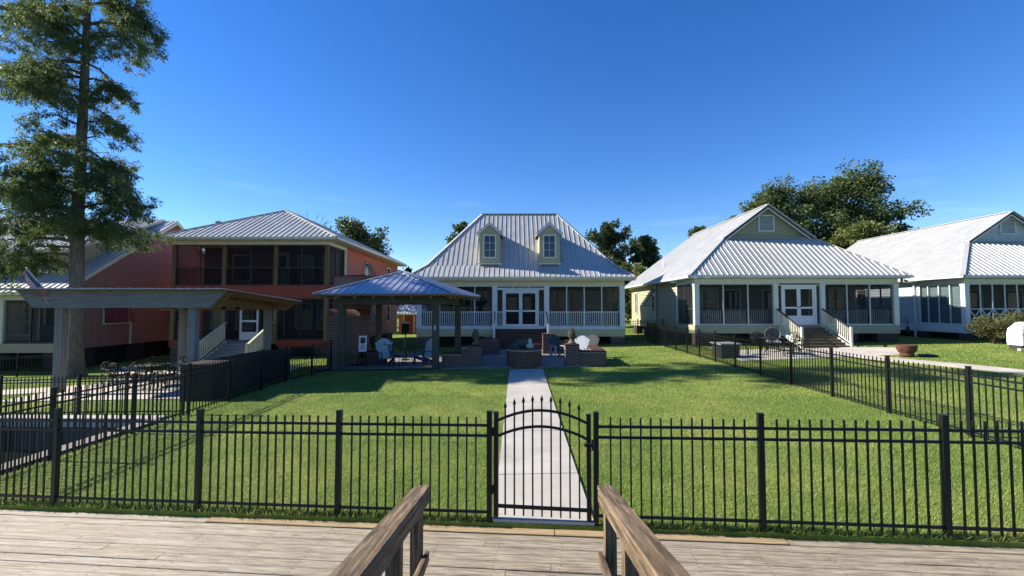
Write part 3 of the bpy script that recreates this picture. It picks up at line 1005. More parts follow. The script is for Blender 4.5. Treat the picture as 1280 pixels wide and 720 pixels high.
def fbox(mb, fr, s0, s1, o0, o1, z0, z1):
    p0, d, n, L = fr
    q = [(s0,o0),(s1,o0),(s1,o1),(s0,o1)]
    pts = [p0 + d*a + n*b for a, b in q]
    mb.hexa([(p.x, p.y, z0) for p in pts] + [(p.x, p.y, z1) for p in pts])
    return mb

def window(parent, fr, s, z0, w, h, trim, bars=(2, 3), name='window', depth=0.05, casing=0.09):
    """casing, glass and glazing bars on a wall face (outward = fr[2])"""
    mb = MB()
    fbox(mb, fr, s-w/2-casing, s-w/2, 0.0, depth+.012, z0-casing, z0+h+casing)
    fbox(mb, fr, s+w/2, s+w/2+casing, 0.0, depth+.012, z0-casing, z0+h+casing)
    fbox(mb, fr, s-w/2, s+w/2, 0.0, depth+.010, z0+h, z0+h+casing)
    fbox(mb, fr, s-w/2-0.03, s+w/2+0.03, 0.0, depth+.035, z0-casing, z0)
    o = mb.build(name, trim, parent)
    nx, nz = bars
    for i in range(nx):
        for k in range(nz):
            g = MB(); a = s - w/2 + w*i/nx + .008; b = s - w/2 + w*(i+1)/nx - .008
            fbox(g, fr, a, b, 0.0, depth*0.55 + random.uniform(-.002,.002), z0 + h*k/nz + .008, z0 + h*(k+1)/nz - .008)
            g.build('pane', M['glass'], o)
    mb = MB()
    for i in range(1, nx): fbox(mb, fr, s - w/2 + w*i/nx - .011, s - w/2 + w*i/nx + .011, 0, depth*0.75, z0, z0+h)
    for k in range(1, nz): fbox(mb, fr, s-w/2, s+w/2, 0, depth*0.72, z0 + h*k/nz - .011, z0 + h*k/nz + .011)
    if mb.v: mb.build('glazing_bar', trim, o)
    return o

def solid_door(parent, fr, s, z0, w, h, m_, trim, glass=True):
    mb = MB()
    fbox(mb, fr, s-w/2-.1, s-w/2, 0, .05, z0, z0+h+.1); fbox(mb, fr, s+w/2, s+w/2+.1, 0, .05, z0, z0+h+.1)
    fbox(mb, fr, s-w/2, s+w/2, 0, .048, z0+h, z0+h+.1)
    fr_o = mb.build('door', trim, parent)
    mb = MB(); fbox(mb, fr, s-w/2, s+w/2, 0, .02, z0, z0+h); mb.build('door_leaf', m_, fr_o)
    if glass:
        mb = MB(); fbox(mb, fr, s-w/2+.14, s+w/2-.14, 0.01, .03, z0+.85, z0+h-.15); mb.build('pane', M['glass'], fr_o)
    mb = MB(); fbox(mb, fr, s+w/2-.12, s+w/2-.07, .02, .07, z0+.95, z0+1.03); mb.build('handle', M['iron'], fr_o)

BAL = {}
def screen_bay(parent, p0, p1, z0, z1, n, fm, sm, rail=None, bal=None, bm_=None, bal_off=0.0, cross=False, mull=0.055, splits=None, rm=None, sp=0.115, horizontal=None):
    """screened opening with n panels between two columns, its rail and balusters"""
    fr = frame_axes(p0, p1); L = fr[3]
    cuts = splits if splits else [L * i / n for i in range(n + 1)]
    mb = MB()
    fbox(mb, fr, 0, L, -.03, .03, z0, z0+.07); mb.build('screen_frame', fm, parent)
    mb = MB(); fbox(mb, fr, 0, L, -.03, .03, z1-.06, z1); mb.build('screen_frame', fm, parent)
    for c in cuts[1:-1]:
        mb = MB(); fbox(mb, fr, c-mull/2, c+mull/2, -.031, .034, z0+.07, z1-.06); mb.build('mullion', fm, parent)
    for a, b in zip(cuts[:-1], cuts[1:]):
        mb = MB(); fbox(mb, fr, a+.01, b-.01, -.004, .004, z0+.07, z1-.06); mb.build('screen', sm, parent)
    if rail:
        zr = z0 + rail
        mb = MB(); fbox(mb, fr, 0, L, bal_off-.038, bal_off+.038, zr-.05, zr)
        mb.build('porch_rail', rm or fm, parent)
        if cross:
            for a, b in zip(cuts[:-1], cuts[1:]):
                for (za, zb) in ((z0+.09, zr-.06), (zr-.06, z0+.09)):
                    A = fr[0] + fr[1]*(a+.04) + fr[2]*.012; B = fr[0] + fr[1]*(b-.04) + fr[2]*.012
                    MB().bar((A.x, A.y, za), (B.x, B.y, zb), 0.03, 0.05).build('cross_brace', fm, parent)
        elif bal:
            key = (round(zr - z0, 3), bm_.name)
            if key not in BAL:
                BAL[key] = MB().box(-.017,.017,-.017,.017, .09, zr-z0-.05).mesh('baluster', bm_)
            ang = math.atan2(fr[1].y, fr[1].x)
            k = sp
            while k < L - sp * 0.5:
                if all(abs(k - c) > 0.04 for c in cuts):
                    p = fr[0] + fr[1]*k + fr[2]*bal_off
                    put('baluster', BAL[key], parent, (p.x, p.y, z0), ang)
                k += sp

def screen_doors(parent, fr, s0, s1, z0, h, fm, sm, solid=0.0):
    """pair of screen doors"""
    mid = (s0 + s1) / 2
    mb = MB()
    fbox(mb, fr, s0-.10, s0, -.05, .05, z0, z0+h+.12); fbox(mb, fr, s1, s1+.10, -.05, .05, z0, z0+h+.12)
    fbox(mb, fr, s0, s1, -.049, .049, z0+h, z0+h+.12)
    mb.build('door_frame', fm, parent)
    for k, (a, b) in enumerate(((s0+.008, mid-.004), (mid+.004, s1-.008))):
        d = MB()
        fbox(d, fr, a, a+.10, -.02, .02, z0+.01, z0+h-.01); fbox(d, fr, b-.10, b, -.02, .02, z0+.01, z0+h-.01)
        fbox(d, fr, a+.10, b-.10, -.019, .019, z0+h-.12, z0+h-.01)
        fbox(d, fr, a+.10, b-.10, -.019, .019, z0+.92, z0+1.02)
        fbox(d, fr, a+.10, b-.10, -.019, .019, z0+.01, z0+(solid if solid else .16))
        dd = d.build('screen_door', fm, parent)
        for (za, zb) in ((z0+(solid if solid else .16), z0+.92), (z0+1.02, z0+h-.12)):
            g = MB(); fbox(g, fr, a+.10, b-.10, -.004, .004, za, zb); g.build('screen', sm, dd)
        hx = b-.06 if k == 0 else a+.06
        g = MB(); fbox(g, fr, hx-.012, hx+.012, .02, .055, z0+.95, z0+1.06); g.build('handle', M['iron'], dd)

def bricks(parent, x0, x1, y0, y1, z0, z1, m_, name='brickwork', cap=True, seed=0, sides='fblr'):
    """mortar core with running-bond bricks standing a few millimetres proud"""
    rr = random.Random(seed)
    core = MB().box(x0, x1, y0, y1, z0, z1).build('mortar_core', M['darkmortar'] if m_ is M['darkbrick'] else M['mortar'], parent)
    mb = MB(); H, BL, J, T = 0.070, 0.203, 0.016, 0.006
    nC = int((z1 - z0) / (H + 0.0))
    faces = []
    if 'f' in sides: faces.append(((x0, y0), (1, 0), (0, -1), x1 - x0))
    if 'b' in sides: faces.append(((x1, y1), (-1, 0), (0, 1), x1 - x0))
    if 'r' in sides: faces.append(((x1, y0), (0, 1), (1, 0), y1 - y0))
    if 'l' in sides: faces.append(((x0, y1), (0, -1), (-1, 0), y1 - y0))
    for (o, d, n, L) in faces:
        for c in range(nC):
            za = z0 + c * H + J/2; zb = za + H - J
            s = -(BL + J) * (0.5 if c % 2 else 0.0)
            while s < L:
                a, b = max(0.001, s + J/2), min(L - 0.001, s + BL + J/2)
                if b - a > 0.03:
                    t = T + rr.uniform(-.003, .003)
                    pts = [(o[0]+d[0]*q+n[0]*w, o[1]+d[1]*q+n[1]*w) for q, w in ((a,-.03),(b,-.03),(b,t),(a,t))]
                    mb.hexa([(p[0],p[1],za) for p in pts] + [(p[0],p[1],zb) for p in pts])
                s += BL + J
    if cap:
        s = x0 - .015
        if x1 - x0 >= y1 - y0:
            while s < x1:
                e = min(s + .092, x1 + .015); mb.box(s, e - .009, y0 - .02, y1 + .02, z1 - .002, z1 + .055 + rr.uniform(-.003,.003)); s += .1
        else:
            s = y0 - .015
            while s < y1:
                e = min(s + .092, y1 + .015); mb.box(x0 - .02, x1 + .02, s, e - .009, z1 - .002, z1 + .055 + rr.uniform(-.003,.003)); s += .1
    o = mb.build(name, m_, parent, recalc=False)
    return tag(o, kind='stuff')

def bahama(parent, fr, s, ztop, w, h, ang, m_):
    """top-hung louvred shutter propped open"""
    p0, d, n, L = fr
    mb = MB(); a = p0 + d*(s - w/2) + n*.05; e = n * math.sin(ang) * h + Vector((0,0,-math.cos(ang) * h))
    A = Vector((a.x, a.y, ztop)); sh = mb
    up = (n * math.cos(ang) + Vector((0,0,math.sin(ang)))).normalized()
    for k in (0, w - .06):
        B = A + d * k + d * .03
        sh.bar(B, B + e, 0.06, 0.03, up)
    for t in (0.03, 0.97):
        sh.bar(A + e*t, A + e*t + d*w, 0.03, 0.06, up)
    so = sh.build('shutter', m_, parent)
    nl = 9
    for k in range(nl):
        t = 0.08 + 0.84 * (k + 0.5) / nl
        MB().bar(A + e*t + d*.06, A + e*t + d*(w-.06), 0.075, 0.012, (n*0.9 + Vector((0,0,0.5)))).build('louvre', m_, so)
    for k in (0.05, w - .05):
        q = A + d*k + e*0.97
        MB().bar(q, Vector((q.x, q.y, q.z)) - n * (math.sin(ang) * h * 0.95) , 0.02, 0.02).build('prop', m_, so)

def stair(parent, x0, x1, y_top, z_top, z_bot, nstep, run, tread_m, riser_m, string_m):
    rise = (z_top - z_bot) / (nstep + 1)
    for k in range(nstep):
        zt = z_top - rise * (k + 1); ya = y_top - run * k
        MB().box(x0, x1, ya - run - .025, ya, zt - .04, zt).build('tread', tread_m, parent)
        MB().box(x0 + .01, x1 - .01, ya - run + .005, ya - run + .025, zt - rise - .0, zt - .041).build('riser', riser_m, parent)
    for xx in (x0 - .05, x1 + .002):
        mb = MB()
        pts = [(xx, y_top, z_top - .03), (xx, y_top, z_top - .42), (xx, y_top - run*nstep, z_bot - .1), (xx, y_top - run*nstep, z_bot + rise*1.0)]
        mb.prism(pts, (0.048, 0, 0)); mb.build('stringer', string_m, parent)

def slope_rail(parent, x, y0, z0, y1, z1, h, cap_m, bal_m, n, post=True, w=0.09):
    """stair rail with balusters from (y0,z0) at the top to (y1,z1)"""
    rl = MB().bar((x, y0, z0 + h), (x, y1, z1 + h), w, 0.05).build('stair_rail', cap_m, parent)
    MB().bar((x, y0, z0 + .12), (x, y1, z1 + .12), 0.05, 0.06).build('bottom_rail', bal_m, rl)
    for k in range(n):
        t = (k + 0.5) / n; y = y0 + (y1 - y0) * t; z = z0 + (z1 - z0) * t
        MB().box(x-.019, x+.019, y-.019, y+.019, z+.13, z+h-.02).build('baluster', bal_m, rl)
    if post:
        MB().box(x-.05, x+.05, y1-.10, y1, z1 - .15, z1 + h + .06).build('newel', bal_m, rl)

# ------------------------------------------------------------------ cream house in the middle
def cream_house():
    gx, gy = 0.53, 28.0; g0 = gz(gx, gy)
    root = thing('cream_house', 'cream raised house with two dormers and a white screened porch, behind the brick planter', 'house', (gx, gy, g0))
    Z = lambda z: z - g0
    F, E, RZ = Z(1.31), Z(4.34), Z(9.12)
    HW = 6.33; EW = 6.86; RW = 2.66; yr = 4.4; yb = 9.4; brk = 0.95
    zb_ = E + 0.76
    front_p = lambda x, y, z: (x, y, z)
    # bell-cast hip roof: shallower skirt up to the break, steeper above
    bx = EW - (EW - RW) * 0.235
    by = -0.6 + 1.10
    byb = yb - 0.5
    roof = MB()
    lower = [[(-EW,-.6,E),(EW,-.6,E),(bx,by,zb_),(-bx,by,zb_)], [(EW,-.6,E),(EW,yb,E),(bx,byb,zb_),(bx,by,zb_)],
             [(EW,yb,E),(-EW,yb,E),(-bx,byb,zb_),(bx,byb,zb_)], [(-EW,yb,E),(-EW,-.6,E),(-bx,by,zb_),(-bx,byb,zb_)]]
    upper = [[(-bx,by,zb_),(bx,by,zb_),(RW,yr,RZ),(-RW,yr,RZ)], [(bx,by,zb_),(bx,byb,zb_),(RW,yr,RZ)],
             [(bx,byb,zb_),(-bx,byb,zb_),(-RW,yr,RZ),(RW,yr,RZ)], [(-bx,byb,zb_),(-bx,by,zb_),(-RW,yr,RZ)]]
    for pl_ in lower + upper: slab(roof, pl_, (0.002, 0.12))
    ro = roof.build('roof', M['ceiling'], root)
    for i, pl_ in enumerate(lower + upper):
        roof_plane(ro, pl_, M['roof'])
    hips = MB()
    for (a, b) in (((-EW,-.6,E),(-bx,by,zb_)), ((EW,-.6,E),(bx,by,zb_)), ((-bx,by,zb_),(-RW,yr,RZ)), ((bx,by,zb_),(RW,yr,RZ)), ((-RW,yr,RZ),(RW,yr,RZ))):
        hips.bar((a[0],a[1],a[2]+.05), (b[0],b[1],b[2]+.05), 0.20, 0.035)
    hips.build('hip_cap', M['roof'], ro)
    g = MB().box(-EW-.05, EW+.05, -.72, -.601, E-.13, E-.005).build('gutter', M['cream_trim'], ro)
    MB().box(-EW, EW, -.60, -.57, E-.22, E-.135).build('fascia', M['cream_trim'], ro)
    # soffit and porch beam
    MB().box(-EW+.02, EW-.02, -.56, 0.14, E-.16, E-.14).build('soffit', M['cream_trim'], root)
    MB().box(-HW, HW, -.10, .10, E-.50, E-.17).build('porch_beam', M['cream_trim'], root)
    T = E - .50
    # porch deck, skirt, piers
    MB().box(-HW, HW, -.08, 2.8, F-.12, F-.012).build('porch_floor', M['porchfloor'], root)
    MB().box(-HW-.02, HW+.02, -.12, -.081, F-.10, F+.015).build('floor_edge', M['white'], root)
    MB().box(-HW, -1.5, -.115, -.085, F-.56, F-.101).build('skirt', M['cream'], root)
    MB().box(1.5, HW, -.115, -.085, F-.56, F-.101).build('skirt', M['cream'], root)
    for k, (xa, xb) in enumerate(((-HW+.02, -HW+.82), (HW-.84, HW-.02), (-2.25, -1.5), (1.5, 2.25))):
        p = thing_part('brick_pier', root)
        bricks(p, xa, xb, -.05, .40, -.1, F-.57, M['brick'], cap=False, seed=k)
    MB().box(-HW+.1, HW-.1, .45, .55, -.1, F-.13).build('crawl_shade', M['dark'], root)  # thin black sheet stands in for the shade under the porch
    # columns
    for xx in (-HW+.16, -1.58, 1.58, HW-.16):
        c = MB().box(xx-.155, xx+.155, -.14, .16, F+.016, T).build('column', M['white'], root)
        MB().box(xx-.185, xx+.185, -.165, .185, T-.10, T-.02).build('capital', M['white'], c)
        MB().box(xx-.185, xx+.185, -.165, .185, F+.016, F+.12).build('base', M['white'], c)
    screen_bay(root, (-HW+.31, 0), (-1.735, 0), F+.02, T, 4, M['white'], M['screen'], 0.93, True, M['white'], 0.0)
    screen_bay(root, (1.735, 0), (HW-.31, 0), F+.02, T, 4, M['white'], M['screen'], 0.93, True, M['white'], 0.0)
    screen_bay(root, (HW-.16, .16), (HW-.16, 2.75), F+.02, T, 3, M['white'], M['screen'], 0.93, True, M['white'], 0.0)
    screen_bay(root, (-HW+.16, 2.75), (-HW+.16, .16), F+.02, T, 3, M['white'], M['screen'], 0.93, True, M['white'], 0.0)
    # entrance: transom, sidelights, doors
    fr = frame_axes((-1.425, 0), (1.425, 0))
    dh = 2.17
    screen_bay(root, (-1.425, 0), (1.425, 0), F+dh+.16, T, 3, M['white'], M['screen'])
    screen_doors(root, fr, 0.42, 2.43, F+.02, dh, M['white'], M['screen'])
    screen_bay(root, (-1.425, 0), (-1.105, 0), F+.02, F+dh+.16, 1, M['white'], M['screen'], 0.93, True, M['white'])
    screen_bay(root, (1.105, 0), (1.425, 0), F+.02, F+dh+.16, 1, M['white'], M['screen'], 0.93, True, M['white'])
    # house body behind the porch
    MB().box(-HW+.05, HW-.05, 2.95, yb-.7, -.1, E-.17).build('house_wall', M['cream'], root)
    siding(root, (-HW+.05, 2.94), (HW-.05, 2.94), F, [(0, E-.18), (2*HW-.1, E-.18)], M['cream'], name='porch_wall')
    MB().box(-HW+.1, HW-.1, .2, 2.9, T+.02, T+.06).build('porch_ceiling', M['ceiling'], root)
    fb = frame_axes((-HW+.05, 2.92), (HW-.05, 2.92)); c0 = HW - .05
    for s in (-4.9, -3.75, -2.6, 2.6, 3.75, 4.9):
        window(root, fb, c0+s, F+.25, 0.86, 2.0, M['white'], (1, 2))
    solid_door(root, fb, c0-.52, F, .95, 2.05, M['brown_shut'], M['white']); solid_door(root, fb, c0+.62, F, .95, 2.05, M['brown_shut'], M['white'])
    # front steps
    stair(root, -1.47, 1.47, -.12, F, -.02, 7, .29, M['tread'], M['tread'], M['tread'])
    for xx in (-1.56, 1.56):
        hr = MB().bar((xx, -.10, F+.93), (xx, -1.55, F+.28), 0.055, 0.05).build('stair_rail', M['iron'], root)
        MB().box(xx-.06, xx+.06, -1.62, -1.50, F-.66, F+.24).build('newel', M['white'], hr)
    # dormers
    for k, (dx, wd) in enumerate(((-1.92, 1.24), (1.80, 1.24))):
        d = MB(); w2 = wd/2; yf = 0.42; zb0 = Z(5.22); ze = Z(7.10); zp = Z(7.62)
        dn = thing_part('dormer', root)
        siding(dn, (dx-w2, yf), (dx+w2, yf), zb0, [(0, ze), (w2, zp), (wd, ze)], M['cream'], 0.14, name='dormer_front')
        yk = by + (ze - zb_) / ((RZ - zb_) / (yr - by)) + 0.1
        for sx in (-1, 1):
            x_ = dx + sx*w2
            mb = MB().prism([(x_ - sx*.08, yf+.01, zb0-.3), (x_ - sx*.08, yf+.01, ze), (x_ - sx*.08, yk, ze), (x_-sx*.08, by+.02, zb0-.05)], (sx*.078, 0, 0)); mb.build('dormer_side', M['cream'], dn)
            MB().box(x_-.05 if sx>0 else x_-.012, x_+.012 if sx>0 else x_+.05, yf-.03, yf+.02, zb0, ze).build('corner_board', M['cream'], dn)
        yk2 = yr - 0.55
        e = 0.20
        for sx in (-1, 1):
            pl_ = [(dx, yf-.18, zp+.16), (dx+sx*(w2+e), yf-.18, ze-.02), (dx+sx*(w2+e), yk+.3, ze-.02), (dx, yk2, zp+.16)]
            q = MB().prism([Vector(p) for p in pl_], (0,0,.05)).build('dormer_roof', M['roof'], dn)
            tr = MB().prism([(dx, yf-.175, zp+.155), (dx+sx*(w2+e-.01), yf-.175, ze-.025), (dx+sx*(w2+e-.01), yf-.175, ze-.15), (dx, yf-.175, zp+.02)], (0,.17,0)).build('rake_board', M['white'], dn)
        fd = frame_axes((dx-w2, yf-.012), (dx+w2, yf-.012))
        window(root, fd, w2, zb0+.42, .66, 1.32, M['white'], (2, 3), casing=.075)
        MB().box(dx-w2-.12, dx+w2+.12, yf-.10, yf-.03, zb0-.04, zb0+.02).build('flashing', M['white'], dn)
    return root

def thing_part(name, parent):
    o = bpy.data.objects.new(name, None); o.empty_display_size = .1
    return link(o, parent)
cream_house()

# ------------------------------------------------------------------ houses with a gable over a hipped porch roof (two of them)
def gable_house(label, cx, cy, wall, trim, ext, style):
    g0 = gz(cx, cy)
    root = thing('gabled_house', label, 'house', (cx, cy, g0))
    Z = lambda z: z - g0
    F, E, A = Z(1.52), Z(4.28), Z(8.88 if style == 'sage' else 8.44)
    EW, HW = 6.15, 5.72; yf = -.5; yg = 2.5; L = ext
    k = (A - E) / EW
    GB = E + (2.44 if style == 'sage' else 2.25); gw = (A - GB) / k
    left = [(-EW, L, E), (-EW, yf, E), (-gw, yg, GB), (0, yg, A), (0, L, A)]
    right = [(EW, yf, E), (EW, L, E), (0, L, A), (0, yg, A), (gw, yg, GB)]
    skirt = [(-EW, yf, E), (EW, yf, E), (gw, yg, GB), (gw, yg+.35, GB+.1), (-gw, yg+.35, GB+.1), (-gw, yg, GB)]
    skirt = [(-EW, yf, E), (EW, yf, E), (gw, yg, GB), (-gw, yg, GB)]
    rf = MB()
    for p in (left, right, skirt): slab(rf, p, (0.002, .12))
    ro = rf.build('roof', M['ceiling'], root)
    for p in (left, right): roof_plane(ro, p, M['roof'], 0.914, 3, rib_h=.017, rib_w=.05)
    roof_plane(ro, skirt, M['roof'], 0.914, 3, rib_h=.036, rib_w=.06)
    hp = MB()
    for a, b in (((-EW,yf,E),(-gw,yg,GB)), ((EW,yf,E),(gw,yg,GB)), ((0,yg,A),(0,L,A)), ((-gw,yg-.02,GB+.02),(0,yg-.02,A)), ((gw,yg-.02,GB+.02),(0,yg-.02,A))):
        hp.bar((a[0],a[1],a[2]+.05), (b[0],b[1],b[2]+.05), .20, .04)
    hp.bar((-gw,yg+.22,GB+.10), (gw,yg+.22,GB+.10), .3, .04)
    hp.build('roof_trim', M['roof'], ro)
    for sx in (-1, 1):
        MB().prism([(sx*gw, yg, GB-.02), (0, yg, A-.02), (0, yg, A-.22), (sx*(gw-.28), yg, GB-.02)], (0, .03, 0)).build('rake_board', trim, ro)
    gt = MB().box(-EW-.05, EW+.05, yf-.11, yf-.002, E-.12, E-.005).build('gutter', trim, ro)
    MB().box(-EW-.11, -EW-.002, yf-.11, L, E-.12, E-.006).build('gutter', trim, ro)
    if style == 'sage':
        MB().tube([(-4.4, 9.0, E + k*1.6), (-4.4, 9.0, E + k*1.75 + .45)], .05, 8).build('vent_pipe', M['grey_trim'], ro)
    # gable wall and vent
    siding(root, (-gw, yg+.30), (gw, yg+.30), GB-.1, [(0, GB), (gw, A-.05), (2*gw, GB)], wall, .16, name='gable_wall')
    fg = frame_axes((-gw, yg+.28), (gw, yg+.28))
    v = MB(); vw, vz, vh = .42, GB+.62, .88
    for a, b, c, d in ((gw-vw-.09, gw-vw, vz-.09, vz+vh+.09), (gw+vw, gw+vw+.09, vz-.09, vz+vh+.09)): fbox(v, fg, a, b, 0, .05, c, d)
    fbox(v, fg, gw-vw, gw+vw, 0, .05, vz+vh, vz+vh+.09); fbox(v, fg, gw-vw, gw+vw, 0, .06, vz-.09, vz)
    vo = v.build('gable_vent', trim, root)
    for q in range(8):
        zz = vz + vh*(q+.5)/8
        s_ = MB(); A0 = fg[0] + fg[1]*(gw-vw) ; B0 = fg[0] + fg[1]*(gw+vw)
        s_.bar((A0.x, A0.y-.02, zz), (B0.x, B0.y-.02, zz), .09, .012, (0,-.7,.7)); s_.build('louvre', M['greyblue'], vo)
    # soffit, beam
    MB().box(-EW+.03, EW-.03, yf+.02, .12, E-.15, E-.13).build('soffit', trim, root)
    MB().box(-EW+.03, -HW+.10, .12, L-.05, E-.151, E-.131).build('soffit', trim, root)
    MB().box(-HW, HW, -.10, .10, E-.42, E-.16).build('porch_beam', trim, root)
    MB().box(-HW, -HW+.2, .10, 2.8, E-.42, E-.16).build('porch_beam', trim, root)
    MB().box(HW-.2, HW, .10, 2.8, E-.42, E-.16).build('porch_beam', trim, root)
    T = E - .42
    MB().box(-HW, HW, -.08, 2.8, F-.12, F-.012).build('porch_floor', M['porchfloor'], root)
    MB().box(-HW-.01, HW+.01, -.12, -.081, F-.46, F).build('skirt', M['sage_skirt'] if style == 'sage' else trim, root)
    MB().box(-HW-.012, -HW+.02, -.08, L-.6, F-.46, F-.001).build('skirt', wall if style == 'sage' else trim, root)
    for i, (xa, xb) in enumerate(((-HW+.03, -HW+1.2), (-2.6, -1.6), (2.2, 3.4), (HW-1.2, HW-.03))):
        p = thing_part('brick_pier', root); bricks(p, xa, xb, -.04, .40, -.15, F-.47, M['darkbrick'], cap=False, seed=40+i, sides='fl')
    for i, yy in enumerate((2.4, 5.6, 8.8, 12.0)):
        p = thing_part('brick_pier', root); bricks(p, -HW+.01, -HW+.42, yy, yy+1.0, -.15, F-.47, M['darkbrick'], cap=False, seed=50+i, sides='fl')
    MB().box(-HW+.45, HW-.1, .6, .7, -.15, F-.13).build('crawl_shade', M['dark'], root)  # black sheets behind the piers paint the underfloor shade
    MB().box(-HW+.48, -HW+.58, .71, L-.7, -.15, F-.13).build('crawl_shade', M['dark'], root)
    cols = (-HW+.13, -1.16, 1.47, HW-.13)
    for xx in cols:
        c = MB().box(xx-.135, xx+.135, -.13, .13, F+.001, T).build('column', trim, root)
        MB().box(xx-.16, xx+.16, -.155, .155, T-.12, T-.03).build('capital', trim, c)
    sm = M['screen']
    cross = style != 'sage'
    nb = 3 if style == 'sage' else 6
    screen_bay(root, (cols[0]+.135, 0), (cols[1]-.135, 0), F, T, nb, trim, sm, .93, True, M['charcoal' if not cross else 'white'] if cross else trim, -.07 if not cross else 0, cross, rm=None if cross else M['charcoal'])
    screen_bay(root, (cols[2]+.135, 0), (cols[3]-.135, 0), F, T, 3, trim, sm, .93, True, trim, -.07 if not cross else 0, cross, rm=None if cross else M['charcoal'])
    fr = frame_axes((cols[1]+.135, 0), (cols[2]-.135, 0)); W = fr[3]; dh = 2.14
    mid = W/2 + .02
    screen_doors(root, fr, mid-.88, mid+.88, F, dh, M['white'], sm, .52)
    screen_bay(root, (cols[1]+.135, 0), (cols[2]-.135, 0), F+dh+.13, T, 1, trim, sm)
    screen_bay(root, (cols[1]+.135, 0), (cols[1]+.135+mid-.99, 0), F, F+dh+.13, 1, trim, sm)
    screen_bay(root, (cols[1]+.135+mid+.99, 0), (cols[2]-.135, 0), F, F+dh+.13, 1, trim, sm)
    # side openings of the porch
    if style == 'sage':
        screen_bay(root, (-HW+.1, 2.75), (-HW+.1, .15), F, T, 2, M['charcoal'], M['screen_dark'], .93, False)
        screen_bay(root, (HW-.1, .15), (HW-.1, 2.75), F, T, 3, M['charcoal'], M['screen'], .93, True, M['charcoal'])
    else:
        screen_bay(root, (-HW+.1, 2.95), (-HW+.1, .15), F, T, 4, trim, M['screen_thin'])
        sp = MB().box(-HW+.22, -HW+.26, .2, 2.9, F+.02, T).build('inner_panel', M['teal_shut'], root)
        siding(root, (-HW+.215, 2.9), (-HW+.215, .2), F+.02, [(0, T), (2.7, T)], M['teal_shut'], .12, name='inner_shutter')
    # body
    MB().box(-HW+.12, HW-.12, 2.95, L-.6, F-.12, E-.16).build('house_wall', wall, root)
    siding(root, (-HW+.10, L-.6), (-HW+.10, 2.85), F-.46, [(0, E-.17), (L-.6-2.85, E-.17)], wall, .20, name='siding')
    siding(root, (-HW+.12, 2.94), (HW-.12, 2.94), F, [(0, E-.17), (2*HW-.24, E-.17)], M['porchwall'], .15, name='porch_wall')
    for yy in (2.86,):
        MB().box(-HW+.06, -HW+.14, yy-.07, yy+.07, F-.46, E-.16).build('corner_board', trim, root)
    MB().box(-HW+.2, HW-.2, .12, 2.9, T+.02, T+.05).build('porch_ceiling', M['ceiling'], root)
    fb = frame_axes((-HW+.12, 2.92), (HW-.12, 2.92)); c0 = HW-.12
    for s in (-4.7, -3.6, 3.1, 4.4): window(root, fb, c0+s, F+.55, .9, 1.6, trim, (1, 2))
    solid_door(root, fb, c0-2.2, F, .95, 2.05, M['charcoal'], trim); solid_door(root, fb, c0+.3, F, 1.0, 2.05, M['charcoal'], trim)
    fs = frame_axes((-HW+.085, L-.6), (-HW+.085, 2.85)); Ls = fs[3]
    window(root, fs, Ls-9.3, F+.55, .42, 1.6, trim, (1, 2)); window(root, fs, Ls-4.6, F+.75, .85, 1.35, trim, (2, 2))
    bahama(root, fs, Ls-4.6, F+2.35, 1.05, 1.5, R(34), M['brown_shut'])
    MB().box(-HW-.02, -HW+.05, 6.9, 7.1, E-.16-2.6, E-.16).build('downspout', trim, root)
    if style == 'sage':
        fl_ = MB().box(HW+.05, HW+.13, -.30, -.22, E-.28, E-.16).tube([(HW+.02,-.30,E-.25),(HW-.08,-.44,E-.33)], [.04,.06], 8).tube([(HW+.16,-.30,E-.25),(HW+.26,-.44,E-.33)], [.04,.06], 8)
        fl_.build('floodlight', M['charcoal'], root)
    else:
        MB().box(-HW-.05, -HW+.06, 3.05, 3.15, -.1, E-.16).build('downspout', trim, root)
        MB().box(-HW-.06, -HW+.05, 4.3, 4.75, F-.1, F+.55).build('meter_box', M['grey_trim'], root)
        MB().box(-HW-.05, -HW+.05, 3.55, 3.75, F-.75, F-.25).tube([(-HW-.02,3.65,F-.3),(-HW-.02,3.65,F+.1),(-HW-.02,3.9,F+.25)], .02, 6).build('hose_bib', M['charcoal'], root)
    # front steps
    x0, x1 = -1.02, 1.33
    stair(root, x0, x1, -.12, F, -.02, 7, .30, M['tan_tread'], M['tan_tread'], trim)
    for xx in (x0-.09, x1+.09):
        slope_rail(root, xx, -.12, F, -2.2, .10, .90, M['charcoal'], M['cream_trim'] if style == 'sage' else trim, 15)
    return root
gable_house('sage green gabled house with screened porch and wide front steps, right of the cream house', 15.95, 25.8, M['sage'], M['sage_trim'], 14.3, 'sage')
gable_house('pale grey gabled house at the right edge of the picture, with crossed porch railing', 31.1, 25.8, M['greyblue'], M['grey_trim'], 15.2, 'grey')

